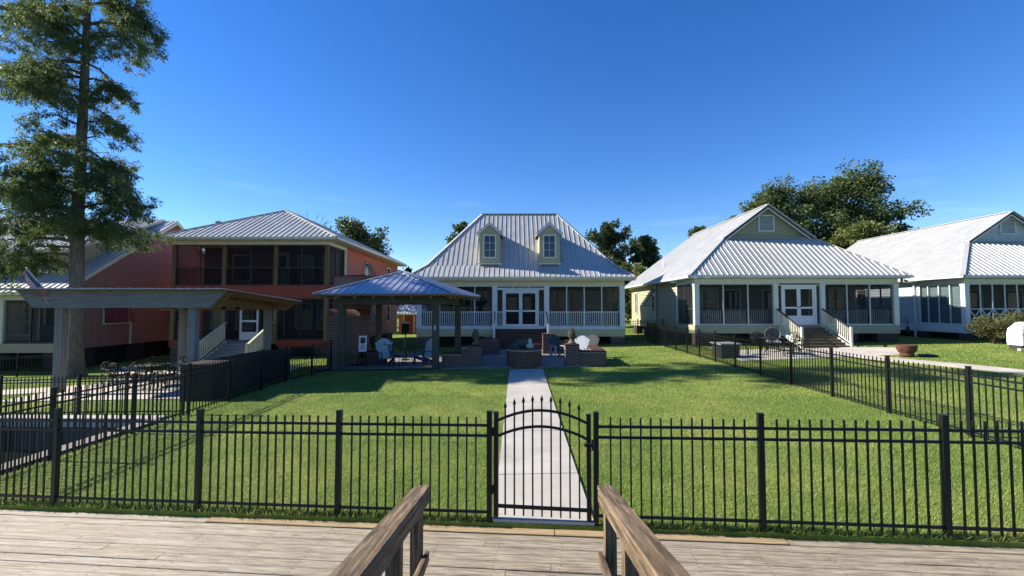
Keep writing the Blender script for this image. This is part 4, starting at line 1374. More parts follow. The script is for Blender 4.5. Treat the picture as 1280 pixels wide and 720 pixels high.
# ------------------------------------------------------------------ two-storey coral house
def coral_house():
    cx, cy = -14.17, 24.8; g0 = gz(cx, cy)
    root = thing('coral_house', 'two storey coral red house with stacked screened porches behind the timber pergola', 'house', (cx, cy, g0))
    Z = lambda z: z - g0
    HW = 4.23; F1, F2, E, AP = Z(.74), Z(3.66), Z(6.25), Z(8.60)
    D = 2.4; L = 15.4; EW = 4.86; yf = -.6; yr = 3.9
    xr = -.12
    planes = [[(-EW,yf,E),(EW,yf,E),(xr,yr,AP)], [(EW,yf,E),(EW,L,E),(xr,L-4.5,AP),(xr,yr,AP)], [(EW,L,E),(-EW,L,E),(xr,L-4.5,AP)], [(-EW,L,E),(-EW,yf,E),(xr,yr,AP),(xr,L-4.5,AP)]]
    rf = MB()
    for p in planes: slab(rf, p, (.002,.12))
    ro = rf.build('roof', M['cream_trim'], root)
    for p in planes: roof_plane(ro, p, M['roof'], rib_h=.04, rib_w=.06)
    hp = MB()
    for a, b in (((-EW,yf,E),(xr,yr,AP)), ((EW,yf,E),(xr,yr,AP)), ((xr,yr,AP),(xr,L-4.5,AP))): hp.bar((a[0],a[1],a[2]+.05),(b[0],b[1],b[2]+.05),.2,.04)
    hp.build('hip_cap', M['roof'], ro)
    MB().box(-EW-.03, EW+.03, yf-.10, yf-.001, E-.13, E-.005).build('gutter', M['cream_trim'], ro)
    MB().box(EW+.001, EW+.10, yf-.10, L, E-.13, E-.006).build('gutter', M['cream_trim'], ro)
    MB().box(-EW+.02, EW-.02, yf+.02, .1, E-.15, E-.13).build('soffit', M['cream_trim'], root)
    MB().box(HW+.05, EW-.02, .1, L-.1, E-.151, E-.131).build('soffit', M['cream_trim'], root)
    MB().box(-HW-.02, HW+.02, -.1, .1, E-.34, E-.16).build('porch_beam', M['cream_trim'], root)
    MB().box(HW-.16, HW+.02, .1, D+.05, E-.34, E-.16).build('porch_beam', M['cream_trim'], root)
    # floors and bands
    MB().box(-HW, HW, -.05, D, F2-.2, F2-.01).build('upper_floor', M['brown_wood'], root)
    MB().box(-HW-.02, HW+.02, -.11, -.051, F2-.66, F2+.02).build('red_band', M['red_band'], root)
    MB().box(HW-.02, HW+.06, -.05, D+.05, F2-.66, F2+.02).build('red_band', M['red_band'], root)
    MB().box(-HW, HW, -.05, D, F1-.2, F1-.01).build('lower_floor', M['porchfloor'], root)
    MB().box(-HW-.02, -1.5, -.11, -.051, F1-.34, F1+.01).build('red_band', M['red_band'], root)
    MB().box(1.5, HW+.02, -.11, -.051, F1-.34, F1+.01).build('red_band', M['red_band'], root)
    MB().box(HW-.02, HW+.06, -.05, D+.05, F1-.34, F1+.01).build('red_band', M['red_band'], root)
    for i, (xa, xb) in enumerate(((-HW, -HW+.75), (1.6, 2.2), (HW-.7, HW))):
        p = thing_part('brick_pier', root); bricks(p, xa, xb, 0, .4, -.2, F1-.35, M['brick'], cap=False, seed=70+i, sides='fr')
    for i, yy in enumerate((2.0, 5.0, 8.0, 11.0)):
        p = thing_part('brick_pier', root); bricks(p, HW-.2, HW+.2, yy, yy+.7, -.2, F1-.21, M['brick'], cap=False, seed=75+i, sides='fr')
    MB().box(-HW+.1, HW-.3, .5, .6, -.2, F1-.21).build('crawl_shade', M['dark'], root)  # flat black sheets in place of the shade below the floor
    MB().box(HW-.4, HW-.3, .61, L-.8, -.2, F1-.21).build('crawl_shade', M['dark'], root)
    cols = [-HW+.1, -1.40, 1.40, HW-.1]
    for (z0, z1, tm) in ((F2+.02, E-.34, 'brown_wood'), (F1+.01, F2-.66, 'tan_wood')):
        for xx in cols:
            o = MB().box(0, z1-z0, -.1, .1, -.1, .1).build('column', M[tm], root, (xx, 0, z0), (0, -R(90), 0))
        for a, b in zip(cols[:-1], cols[1:]):
            if z0 < F2 and a == cols[1]:
                screen_bay(root, (a+.1, .02), (b-.1, .02), z0, z1, 1, M['charcoal'], M['screen_dark'], splits=[0, .75, 1.85, 2.6]); continue
            screen_bay(root, (a+.1, .02), (b-.1, .02), z0, z1, 2, M['charcoal'], M['screen_dark'], 1.0 if z0 > F2 else None, z0 > F2, M['iron'], .06, sp=.13)
        screen_bay(root, (HW-.1, .12), (HW-.1, D), z0, z1, 2, M['charcoal'], M['screen_dark'])
    # screen door in the lower porch
    fr = frame_axes((cols[1]+.1, -.02), (cols[2]-.1, -.02))
    d = MB()
    for a, b, c, e in ((.80,.90,0,2.1),(1.70,1.80,0,2.1),(.90,1.70,2.0,2.1),(.90,1.70,.98,1.08),(.90,1.70,.02,.45)): fbox(d, fr, a, b, -.01, .03, F1+c, F1+e)
    dd = d.build('screen_door', M['grey_trim'], root)
    # body
    MB().box(-HW+.05, HW-.02, D+.1, L-.6, F1-.2, E-.16).build('house_wall', M['coral'], root)
    for (z0, z1) in ((F2, E-.18), (F1, F2-.2)):
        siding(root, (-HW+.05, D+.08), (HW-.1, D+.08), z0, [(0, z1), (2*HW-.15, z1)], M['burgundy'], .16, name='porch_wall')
    siding(root, (HW, D+.1), (HW, L-.6), F1-.3, [(0, E-.17), (L-.7-D, E-.17)], M['coral'], .165, name='siding')
    MB().box(HW-.06, HW+.035, D, D+.16, F1-.3, E-.16).build('corner_board', M['cream_trim'], root)
    MB().box(HW-.06, HW+.035, L-.74, L-.58, F1-.3, E-.16).build('corner_board', M['cream_trim'], root)
    fb = frame_axes((-HW+.05, D+.06), (HW-.1, D+.06))
    for s in (2.3, 6.05, 7.5): window(root, fb, s, F2+.45, 1.0 if s < 3 else .8, 1.45, M['beige'], (1, 2))
    solid_door(root, fb, 4.6, F2, .85, 2.05, M['palegrey'], M['beige'])
    for s in (1.0, 2.5, 6.0, 7.3): window(root, fb, s, F1+.55, .85, 1.4, M['cream_trim'], (1, 2))
    solid_door(root, fb, 4.3, F1, .95, 2.05, M['burgundy'], M['cream_trim'])
    fs = frame_axes((HW+.01, D+.1), (HW+.01, L-.6))
    window(root, fs, 3.9, F2+.55, .85, 1.25, M['cream_trim'], (1, 2)); bahama(root, fs, 3.9, F2+1.95, 1.05, 1.5, R(28), M['charcoal'])
    window(root, fs, 9.4, F2+.75, .8, 1.2, M['cream_trim'], (1, 2))
    window(root, fs, 3.9, F1+.55, .85, 1.25, M['cream_trim'], (1, 2)); bahama(root, fs, 3.9, F1+1.95, 1.05, 1.5, R(28), M['charcoal'])
    window(root, fs, 9.4, F1+.75, .8, 1.2, M['cream_trim'], (1, 2))
    # steps
    stair(root, -1.15, 1.2, -.12, F1, 0, 6, .34, M['grey_tread'], M['grey_tread'], M['cream_trim'])
    for xx in (-1.22, 1.27): slope_rail(root, xx, -.1, F1+.0, -2.35, .02, .95, M['cream_trim'], M['cream_trim'], 17, w=.12)
    MB().box(-1.6, 1.5, -3.1, -2.2, -.1, .13).build('landing', M['concrete'], root)
coral_house()

# ------------------------------------------------------------------ salmon house on the far left
def salmon_house():
    cx, cy = -22.0, 22.4; g0 = gz(cx, cy)
    root = thing('salmon_house', 'salmon sided house with metal roof and long dormer behind the tall cypress', 'house', (cx, cy, g0))
    Z = lambda z: z - g0
    W = 17.0
    def rz_(y): return Z(3.22) + .64 * (y + .5)
    yr = 7.1; RZ = rz_(yr); yb = 15.0
    e = .32
    front_ = [(-W, -.5, rz_(-.5)), (e, -.5, rz_(-.5)), (e, yr, RZ), (-W, yr, RZ)]
    back_ = [(e, yb, rz_(-.5)), (-W, yb, rz_(-.5)), (-W, yr, RZ), (e, yr, RZ)]
    rf = MB()
    for p in (front_, back_): slab(rf, p, (.002, .14))
    ro = rf.build('roof', M['cream_trim'], root)
    for p in (front_, back_): roof_plane(ro, p, M['roof'])
    MB().prism([(e-.001,-.5,rz_(-.5)-.02),(e-.001,yr,RZ-.02),(e-.001,yr,RZ-.22),(e-.001,-.5,rz_(-.5)-.2)], (.03,0,0)).build('rake_board', M['cream_trim'], ro)
    MB().prism([(e-.001,yb,rz_(-.5)-.02),(e-.001,yr,RZ-.02),(e-.001,yr,RZ-.22),(e-.001,yb,rz_(-.5)-.2)], (.03,0,0)).build('rake_board', M['cream_trim'], ro)
    MB().box(-W, e+.02, -.60, -.501, rz_(-.5)-.14, rz_(-.5)-.01).build('gutter', M['cream_trim'], ro)
    # side wall, lap sided up to the rake
    F = Z(.72)
    Ls = yb - .5 - 1.0
    siding(root, (0, 1.0), (0, yb-.5), F-.3, [(0, rz_(1.0)-.15), (yr-1.0, RZ-.15), (Ls, rz_(-.1)-.1)], M['salmon'], .17, name='siding')
    MB().box(-W, -.1, 2.7, yb-.6, F-.3, rz_(2.7)-.2).build('house_wall', M['salmon'], root)
    siding(root, (-W, 2.66), (-.05, 2.66), F, [(0, rz_(2.5)-.3), (W-.05, rz_(2.5)-.3)], M['beige'], .17, name='porch_wall')
    # near-black sheet painted for the shade under the side wall
    MB().box(-.4, -.3, 1.0, yb-.7, -.2, F-.3).build('crawl_shade', M['dark'], root)
    for i, yy in enumerate((1.0, 4.2, 7.4, 10.6)):
        p = thing_part('brick_pier', root); bricks(p, -.42, .0, yy, yy+.9, -.25, F-.3, M['darkbrick'], cap=False, seed=90+i, sides='fr')
    # porch
    T = rz_(-.5) - .36
    MB().box(-W, .02, -.02, .18, T, T+.22).build('porch_beam', M['cream_trim'], root)
    MB().box(-W, .02, 0, 2.6, F-.2, F-.01).build('porch_floor', M['porchfloor'], root)
    MB().box(-W, .03, -.06, -.001, F-.42, F+.02).build('skirt', M['beige'], root)
    for xx in (-.1, -2.9, -5.7, -8.5):
        MB().box(xx-.12, xx+.12, -.05, .19, F+.02, T).build('column', M['cream_trim'], root)
    for a, b in ((-8.38,-5.82), (-5.58,-3.02), (-2.78,-.22)):
        screen_bay(root, (a, .06), (b, .06), F+.02, T, 2, M['charcoal'], M['screen'])
    screen_bay(root, (-.1, .2), (-.1, 2.6), F+.02, T, 2, M['charcoal'], M['screen'])
    for i, xx in enumerate((-.55, -3.2, -6.0)):
        p = thing_part('brick_pier', root); bricks(p, xx-.3, xx+.3, .05, .45, -.25, F-.43, M['darkbrick'], cap=False, seed=95+i, sides='f')
    MB().box(-9, -1.0, 2.0, 2.1, -.2, F-.2).build('crawl_shade', M['dark'], root)  # black backing that paints the shade beneath the porch floor
    fb = frame_axes((-W, 2.63), (-.05, 2.63))
    for s in (W-1.5, W-4.8, W-6.6): window(root, fb, s, F+.35, 1.3, 1.75, M['cream_trim'], (2, 3))
    solid_door(root, fb, W-3.2, F, .95, 2.05, M['charcoal'], M['cream_trim'])
    # long shed dormer
    yd = .95; zb0 = rz_(yd) - .05; zt = Z(5.42); x1 = -.72
    dn = thing_part('dormer', root)
    siding(dn, (-W+2, yd), (x1, yd), zb0, [(0, zt), (W-2+x1, zt)], M['beige'], .17, name='dormer_front')
    ym = (RZ - .1 - zt) / .36 + yd
    ym = min(ym, yr - .1)
    mb = MB().prism([(x1-.08, yd, zb0-.1), (x1-.08, yd, zt), (x1-.08, ym, RZ-.05), (x1-.08, ym, RZ-.2)], (.08, 0, 0)); mb.build('dormer_side', M['beige'], dn)
    dr = [(-W+2, yd-.35, zt+.0), (x1+.25, yd-.35, zt+.0), (x1+.25, yr, RZ+.10), (-W+2, yr, RZ+.10)]
    db = MB(); slab(db, dr, (.002, .14)); do = db.build('dormer_roof', M['cream_trim'], root)
    roof_plane(do, dr, M['roof'])
    fd = frame_axes((-W+2, yd-.012), (x1, yd-.012)); Ld = fd[3]
    for s in (Ld-.92, Ld-3.3, Ld-5.7): window(root, fd, s, zb0+.22, .62, 1.02, M['cream_trim'], (1, 2))
    # shutters on the side wall
    fs = frame_axes((.012, 1.0), (.012, yb-.5))
    window(root, fs, 2.1, F+.95, 1.5, 1.0, M['cream_trim'], (2, 1)); bahama(root, fs, 2.1, F+2.02, 1.75, 1.1, R(14), M['redshut'])
    window(root, fs, 6.7, F+.9, .9, 1.2, M['cream_trim'], (1, 2)); bahama(root, fs, 6.7, F+2.05, 1.15, 1.25, R(38), M['charcoal'])
    MB().box(.015, .09, 4.0, 4.1, F-.3, F+2.1).build('downspout', M['cream_trim'], root)
salmon_house()

# ------------------------------------------------------------------ small red shed far behind the pavilion
def shed():
    cx, cy = -9.6, 45.0; g0 = gz(cx, cy)
    root = thing('garden_shed', 'small red shed with pale metal roof seen through the pavilion', 'shed', (cx, cy, g0))
    MB().box(-1.5, 1.5, 0, 3, 0, 2.0).build('wall', M['coral'], root)
    rf = MB(); pls = [[(-1.8,-.3,1.95),(1.8,-.3,1.95),(1.8,1.5,2.85),(-1.8,1.5,2.85)], [(1.8,3.3,1.95),(-1.8,3.3,1.95),(-1.8,1.5,2.85),(1.8,1.5,2.85)]]
    for p in pls: slab(rf, p, (.002,.1))
    ro = rf.build('roof', M['cream_trim'], root)
    for p in pls: roof_plane(ro, p, M['roof'])
    fr = frame_axes((-1.5, -.002), (1.5, -.002)); solid_door(root, fr, 1.0, 0.02, .9, 1.8, M['red_band'], M['cream_trim'], False)
    MB().box(1.42, 1.52, -.02, .06, 0, 2.0).build('corner_board', M['cream_trim'], root)
shed()

# ------------------------------------------------------------------ pavilion
def pavilion():
    g0 = gz(-5, 20)
    root = thing('pavilion', 'open timber pavilion with blue grey metal hip roof over the patio seating', 'pavilion', (PAV0.x, PAV0.y, g0), PA)
    W, D = 4.0, 3.75
    Z = lambda z: z - g0
    E = Z(3.02)
    for (u, v) in ((0,0), (W,0), (0,D), (W,D)):
        MB().box(0, E-.35, -.12, .12, -.12, .12).build('post', M['green_wood'], root, (u, v, 0.02), (0, -R(90), 0))
    for a, b in (((-.3,0),(W+.3,0)), ((-.3,D),(W+.3,D))):
        L = b[0]-a[0]
        MB().box(0, L, -.09, .09, -.14, .14).build('beam', M['green_wood'], root, (a[0], a[1], E-.25))
    for u in (0, W):
        MB().box(0, D-.2, -.085, .085, -.135, .135).build('beam', M['green_wood'], root, (u, .1, E-.25), (0,0,R(90)))
    o = .95
    x0, x1, y0, y1 = -o, W+o, -o*.7, D+o*.75
    ax, ay = W/2-.12, D/2+.1; AZ = Z(4.12)
    pls = [[(x0,y0,E),(x1,y0,E),(ax,ay,AZ)], [(x1,y0,E),(x1,y1,E),(ax,ay,AZ)], [(x1,y1,E),(x0,y1,E),(ax,ay,AZ)], [(x0,y1,E),(x0,y0,E),(ax,ay,AZ)]]
    rf = MB()
    for p in pls: slab(rf, p, (.002, .07))
    ro = rf.build('roof', M['brown_wood'], root)
    for p in pls: roof_plane(ro, p, M['roof_blue'], .914, 3, rib_h=.03)
    hp = MB()
    for c in ((x0,y0,E),(x1,y0,E),(x1,y1,E),(x0,y1,E)): hp.bar((c[0],c[1],c[2]+.05),(ax,ay,AZ+.05),.16,.03)
    hp.build('hip_cap', M['roof_blue'], ro)
    for k in range(8):
        x = x0 + .15 + k * (x1-x0-.3)/7
        t = .30
        MB().bar((x, y0+.03, E-.13), (x+(ax-x)*.30, y0+(ay-y0)*t, E-.15+(AZ-E)*t), .045, .11).build('rafter', M['tan_wood'], root)
    for k in range(7):
        y = y0 + .15 + k * (y1-y0-.3)/6
        MB().bar((x1-.03, y, E-.132), (x1-.75, y+(ay-y)*.28, E-.15+(AZ-E)*.25), .045, .11).build('rafter', M['tan_wood'], root)
    s = MB().tube([(W, -.13, 1.62), (W, -.13, 1.80)], .035, 8); s.build('lamp', M['white'], root)
pavilion()

# brick fireplace rising through the pavilion roof
g_ = gz(-7.2, 20.6)
fp = thing('brick_fireplace', 'tall brick outdoor fireplace and chimney at the left side of the pavilion', 'fireplace', (-7.15, 20.7, g_), PA)
b1 = thing_part('hearth_block', fp); bricks(b1, -.95, .55, -.55, .55, -.05, 2.20, M['brick'], cap=False, seed=1)
b2 = thing_part('chimney_stack', fp); bricks(b2, -.80, .62, -.30, .55, 2.48, 3.95, M['brick'], cap=True, seed=2)
sh_ = MB().prism([(-.95,-.55,2.20),(-.95,.55,2.20),(-.95,.55,2.50),(-.95,-.30,2.50)], (1.5,0,0)).build('sloped_shoulder', M['brick'], fp)
b3 = thing_part('hearth_bench', fp); bricks(b3, .56, 1.35, -.10, .45, -.05, .55, M['brick'], cap=True, seed=3)
MB().box(.556, .575, -.38, .12, .35, 1.1).build('fire_opening', M['dark'], fp)

# ------------------------------------------------------------------ low brick walls, pillars and round planter
def brick_thing(name, label, cat, x, y, boxes, rz=0.0, group=None, seed=0, m_='brick'):
    root = thing(name, label, cat, (x, y, gz(x, y)), rz, group)
    for k, (nm, x0, x1, y0, y1, z1) in enumerate(boxes):
        p = thing_part(nm, root); bricks(p, x0, x1, y0, y1, -.06, z1, M[m_], seed=seed + k)
    return root
brick_thing('garden_wall', 'low brick wall with end pillar beside the right post of the pavilion', 'wall', -2.9, 19.05,
            [('low_wall', 0, .82, 0, .42, .55), ('pillar', 1.06, 1.62, -.06, .48, .86), ('raised_wall', .83, 1.05, .0, .42, .84)], PA*.4, 'low brick garden walls', 11)
brick_thing('garden_wall', 'low brick wall with end pillar on the lawn right of the round planter', 'wall', 2.14, 18.45,
            [('pillar', 0, .55, -.05, .5, .86), ('low_wall', .56, 1.62, .0, .42, .60), ('return_wall', 1.14, 1.62, .43, 2.6, .60)], PA*.4, 'low brick garden walls', 21)
brick_thing('garden_wall', 'low brick wall left of the cream house steps, behind the left finial', 'wall', -1.85, 23.3,
            [('low_wall', 0, 1.2, 0, .4, .80)], 0, 'low brick garden walls', 31)
brick_thing('garden_wall', 'brick pillar and low wall at the right foot of the cream house steps', 'wall', 1.55, 23.0,
            [('pillar', 0, .55, 0, .5, 1.0), ('low_wall', .56, 2.0, .05, .42, .66)], 0, 'low brick garden walls', 41)
brick_thing('garden_wall', 'long dark brick wall directly behind the left side fence', 'wall', -9.5, 13.05,
            [('low_wall', .15, 1.0, 0, 4.6, 1.02)], 0, None, 51, 'darkbrick')

def round_planter():
    x, y = 0.5, 18.95
    root = thing('round_planter', 'round brick planter in the middle at the end of the concrete walk', 'planter', (x, y, gz(x, y)))
    H, Rr = .72, .72
    MB().lathe([(Rr-.006, -.05), (Rr-.006, H), (Rr-.22, H), (Rr-.22, H-.12)], n=40).build('mortar_core', M['mortar'], root)
    mb = MB(); nb = 22; rr = random.Random(9)
    def wedge(a0, a1, r0, r1, z0, z1):
        P = [(r0*math.cos(a0), r0*math.sin(a0)), (r1*math.cos(a0), r1*math.sin(a0)), (r1*math.cos(a1), r1*math.sin(a1)), (r0*math.cos(a1), r0*math.sin(a1))]
        mb.hexa([(p[0], p[1], z0) for p in P] + [(p[0], p[1], z1) for p in P])
    nc = int(H / .066)
    for c in range(nc):
        for k in range(nb):
            a0 = 2*math.pi*(k + .5*(c % 2))/nb; a1 = a0 + 2*math.pi/nb - .016
            wedge(a0, a1, Rr-.03, Rr+.006+rr.uniform(-.003,.003), c*.066+.005, c*.066+.060)
    n2 = 44
    for k in range(n2):
        a0 = 2*math.pi*k/n2; wedge(a0, a0 + 2*math.pi/n2 - .012, Rr-.20, Rr+.03, H-.001, H+.055+rr.uniform(-.003,.003))
    tag(mb.build('brickwork', M['brick'], root), kind='stuff')
    MB().lathe([(Rr-.21, H-.2), (Rr-.21, H-.05)], n=24).build('soil', M['dark'], root)
    # succulent rosette
    a_ = thing('succulent_plant', 'blue green spiky succulent growing in the round brick planter', 'plant', (x-.08, y-.1, gz(x, y)+H-.06))
    rr = random.Random(4)
    for k in range(38):
        az = k * 2.399; el = .25 + 1.15 * (k / 38.0); L = .56 - .12*(k/38.)
        d = Vector((math.cos(az)*math.cos(el), math.sin(az)*math.cos(el), math.sin(el)))
        s = Vector((-math.sin(az), math.cos(az), 0)); t = d.cross(s)
        mb = MB(); p0 = Vector((0,0,.03)); 
        P = [p0 - s*.025, p0 + s*.025, p0 + d*L*.45 + s*.055 + t*.01, p0 + d*L - t*.02, p0 + d*L*.45 - s*.055 + t*.01]
        q = [p - t*.016 for p in P]
        mb.add([*P, *q], [(0,1,2,3,4), (9,8,7,6,5), (0,5,6,1), (1,6,7,2), (2,7,8,3), (3,8,9,4), (4,9,5,0)])
        mb.build('leaf', M['agave'], a_)
    f = thing('garden_figure', 'small pale stone figure sitting on the round brick planter', 'statue', (x+.22, y-.45, gz(x, y)+H+.05))
    b = MB(); b.smooth = True
    b.lathe([(.01,0),(.11,.0),(.13,.05),(.115,.14),(.075,.2),(.06,.22),(.075,.26),(.085,.30),(.07,.35),(.03,.39),(.005,.40)], n=14).build('body', M['palestone'], f)
    b = MB(); b.smooth = True
    b.tube([(-.09,-.02,.17),(-.13,-.09,.10),(-.06,-.15,.05)], [.035,.03,.035], 8).tube([(.09,-.02,.17),(.13,-.09,.10),(.06,-.15,.05)], [.035,.03,.035], 8)
    b.build('arms', M['palestone'], f)
round_planter()

def finial(label, x, y, z):
    root = thing('stone_finial', label, 'finial', (x, y, z), 0, 'stone pineapple finials')
    b = MB(); b.smooth = True
    b.lathe([(.17,0),(.17,.05),(.14,.07),(.10,.11),(.075,.16),(.07,.20),(.10,.235),(.115,.25)], n=20).build('pedestal', M['stone'], root)
    prof = lambda t: .155 * math.sin(math.pi * min(1, .22 + .78*t)) ** .62 * (1 - .25*t)
    b = MB(); b.smooth = True
    b.lathe([(max(.01, prof(i/12.)*.93), .25 + .40*i/12.) for i in range(13)], n=18).build('egg', M['stone'], root)
    b = MB()
    for r in range(9):
        t = (r + .5)/9.5; rad = prof(t); z0 = .25 + .40*t; n = 11
        for k in range(n):
            a = 2*math.pi*(k + .5*(r % 2))/n; c = Vector((math.cos(a), math.sin(a), 0)); s = Vector((-math.sin(a), math.cos(a), 0))
            w = rad*math.pi/n*.95; h = .034
            tip = c*(rad+.022) + Vector((0,0,z0+.02))
            q = [c*rad*.93 - s*w + Vector((0,0,z0)), c*rad*.95 + Vector((0,0,z0-h)), c*rad*.93 + s*w + Vector((0,0,z0)), c*rad*.86 + Vector((0,0,z0+h))]
            b.add([*q, tip], [(0,1,4),(1,2,4),(2,3,4),(3,0,4)])
    b.build('scales', M['stone'], root)
finial('mossy stone pineapple finial on the brick pillar by the pavilion', -1.52, 19.22, gz(-1.5, 19) + .91)
finial('mossy stone pineapple finial on the brick pillar right of the round planter', 2.42, 18.65, gz(2.4, 18.6) + .91)

# ------------------------------------------------------------------ adirondack chairs
def adirondack(label, x, y, rz, slat, frame, s=1.0):
    root = thing('adirondack_chair', label, 'chair', (x, y, gz(x, y) + .055), rz, 'adirondack chairs')
    root.scale = (s, s, s)
    n = 7
    for k in range(n):
        t = (k - 3) / 3.0; h = .80 - .17 * t * t; w = .098
        # fan back leaning away from the sitter (front is -y)
        xb, xt = t * .21, t * .33
        p0 = Vector((xb, .22, .30)); p1 = Vector((xt, .22 + .36*h/.8, .30 + h))
        mb = MB()
        d = (p1 - p0); N = Vector((0, -d.z, d.y)).normalized() * .012
        wv0, wv1 = Vector((w*.38, 0, 0)), Vector((w*.56, 0, 0))
        tip = p1 + d.normalized()*.035
        A = [p0 - wv0, p0 + wv0, p1 + wv1, tip + wv1*.5, tip - wv1*.5, p1 - wv1]
        mb.prism([q - N for q in A], N * 2); mb.build('back_slat', slat, root)
    for k in range(6):
        yy = -.30 + k * .092
        MB().box(-.27, .27, yy, yy + .078, .365 - .022*k, .385 - .022*k).build('seat_slat', slat, root)
    for sx in (-1, 1):
        MB().box(sx*.30-.06, sx*.30+.06, -.36, .32, .55, .575).build('arm', frame, root)
        MB().box(sx*.265-.018, sx*.265+.018, -.33, -.23, 0, .55).build('front_leg', frame, root)
        MB().bar((sx*.245, -.30, .33), (sx*.245, .46, .05), .035, .11).build('rear_leg', frame, root)
        MB().bar((sx*.265, .24, .26), (sx*.265, .33, .56), .03, .06).build('arm_post', frame, root)
    MB().box(-.30, .30, .36, .385, .50, .57).build('back_rail', frame, root)
    return root
adirondack('pale blue adirondack chair with navy frame nearest the fireplace', -5.35, 19.65, R(28), M['paleblue'], M['navy'])
adirondack('pale blue adirondack chair with navy frame beside the right pavilion post', -3.80, 19.85, R(-38), M['paleblue'], M['navy'])
adirondack('pale grey chair behind the right brick pillar and finial', 3.05, 20.6, R(-20), M['palegrey'], M['palegrey'], .9)
adirondack('dark chair behind the low brick wall, right of the pale grey chair', 3.55, 21.2, R(-30), M['charcoal'], M['charcoal'], .9)
adirondack('dark chair left of the right finial, beside the step pillar', 2.15, 21.6, R(20), M['charcoal'], M['palegrey'], .9)

# ------------------------------------------------------------------ iron furniture
def ring(mb, c, ax1, ax2, r1, r2, rad, n=14, a0=0, a1=2*math.pi):
    pts = [Vector(c) + Vector(ax1)*r1*math.cos(a0+(a1-a0)*i/n) + Vector(ax2)*r2*math.sin(a0+(a1-a0)*i/n) for i in range(n+1)]
    mb.tube(pts, rad, 5)
def iron_chair_parts(root):
    X, Zv = (1,0,0), Vector((0,.16,1)).normalized()
    mb = MB(); mb.smooth = True                     # arched back hoop
    pts = [(-.24,.20,.42), (-.27,.235,.62), (-.235,.265,.80), (-.12,.285,.90), (0,.29,.92), (.12,.285,.90), (.235,.265,.80), (.27,.235,.62), (.24,.20,.42)]
    mb.tube(pts, .017, 6).build('back_frame', M['iron'], root)
    mb = MB(); mb.smooth = True                     # scroll work
    for cx_, cz, r in ((-.12,.62,.085), (.12,.62,.085), (0,.78,.085), (0,.53,.07), (-.14,.78,.055), (.14,.78,.055)):
        ring(mb, (cx_, .20 + .10*(cz-.42)/.5 + .045, cz), X, Zv, r, r, .011, 10)
    mb.tube([(0,.205,.42),(0,.29,.92)], .010, 5); mb.tube([(-.2,.21,.47),(0,.25,.68),(.2,.21,.47)], .010, 5); mb.tube([(-.2,.26,.75),(0,.245,.64),(.2,.26,.75)], .010, 5)
    mb.build('back_scroll', M['iron'], root)
    mb = MB(); ring(mb, (0,-.02,.43), X, (0,1,0), .25, .24, .016, 16)
    for k in range(-3, 4):
        w = math.sqrt(max(0, 1-(k*.07/.25)**2))*.23
        mb.tube([(k*.07,-.02-w,.43),(k*.07,-.02+w,.43)], .009, 4); mb.tube([(-w,-.02+k*.066,.431),(w,-.02+k*.066,.431)], .009, 4)
    mb.build('seat', M['iron'], root)
    for sx in (-1, 1):
        MB().tube([(sx*.20,-.20,.43),(sx*.235,-.255,.22),(sx*.215,-.25,.0)], .015, 5).build('leg', M['iron'], root)
        MB().tube([(sx*.20,.18,.43),(sx*.225,.24,.2),(sx*.23,.29,.0)], .015, 5).build('leg', M['iron'], root)
        MB().tube([(sx*.262,.235,.66),(sx*.29,.05,.665),(sx*.285,-.15,.65),(sx*.255,-.21,.60),(sx*.225,-.20,.43)], .014, 5).build('arm', M['iron'], root)
chair0 = None
def iron_chair(label, x, y, rz, group):
    global chair0
    z = gz(x, y) + .035
    if chair0 is None:
        chair0 = thing('iron_chair', label, 'chair', (x, y, z), rz, group); iron_chair_parts(chair0); return chair0
    c = copy_tree(chair0); c.location = (x, y, z); c.rotation_euler = (0, 0, rz); tag(c, label, 'chair', group); return c
def iron_table(label, x, y, r, group=None, top=None):
    root = thing('iron_table', label, 'table', (x, y, gz(x, y) + .035), 0, group)
    mb = MB().lathe([(r,.70),(r,.725)], n=24); mb.build('table_top', top or M['iron'], root)
    for k in range(4):
        a = R(45 + 90*k); c, s = math.cos(a), math.sin(a)
        MB().tube([(c*.10,s*.10,.69),(c*.16,s*.16,.4),(c*.36,s*.36,.0)], .016, 5).build('leg', M['iron'], root)
    mb = MB(); ring(mb, (0,0,.33), (1,0,0), (0,1,0), .19, .19, .011, 16); mb.build('brace', M['iron'], root)
G1 = 'black iron chairs under the pergola'
iron_chair('leftmost black iron scroll chair under the pergola', -13.95, 16.2, R(75), G1)
iron_chair('black iron chair second from the left, its back towards the seawall', -13.1, 15.55, R(165), G1)
iron_chair('black iron chair on the far side of the table nearest the curved path', -13.5, 17.0, R(-5), G1)
iron_chair('black iron chair in the middle of the group, its back towards the seawall', -12.4, 15.5, R(185), G1)
iron_chair('black iron chair third from the right, its back towards the seawall', -11.75, 15.55, R(195), G1)
iron_chair('black iron chair on the far side, just left of the right pergola post', -12.3, 16.9, R(-15), G1)
iron_table('black round iron table among the chairs under the pergola', -12.7, 16.3, .55, None)
G2 = 'dark iron chairs before the sage house'
iron_chair('dark iron chair leftmost of the set before the sage house', 10.6, 21.3, R(70), G2)
iron_chair('dark iron chair second from the left before the sage house', 11.6, 20.5, R(150), G2)
iron_chair('dark iron chair behind the table before the sage house', 12.0, 22.4, R(-10), G2)
iron_chair('dark iron chair right of the table before the sage house', 13.3, 21.9, R(-60), G2)
iron_chair('dark iron chair nearest the sage house steps', 13.0, 20.7, R(210), G2)
iron_chair('dark iron chair in front of the table before the sage house', 12.3, 20.2, R(185), G2)
iron_table('round iron table among the chairs before the sage house', 12.1, 21.4, .6)
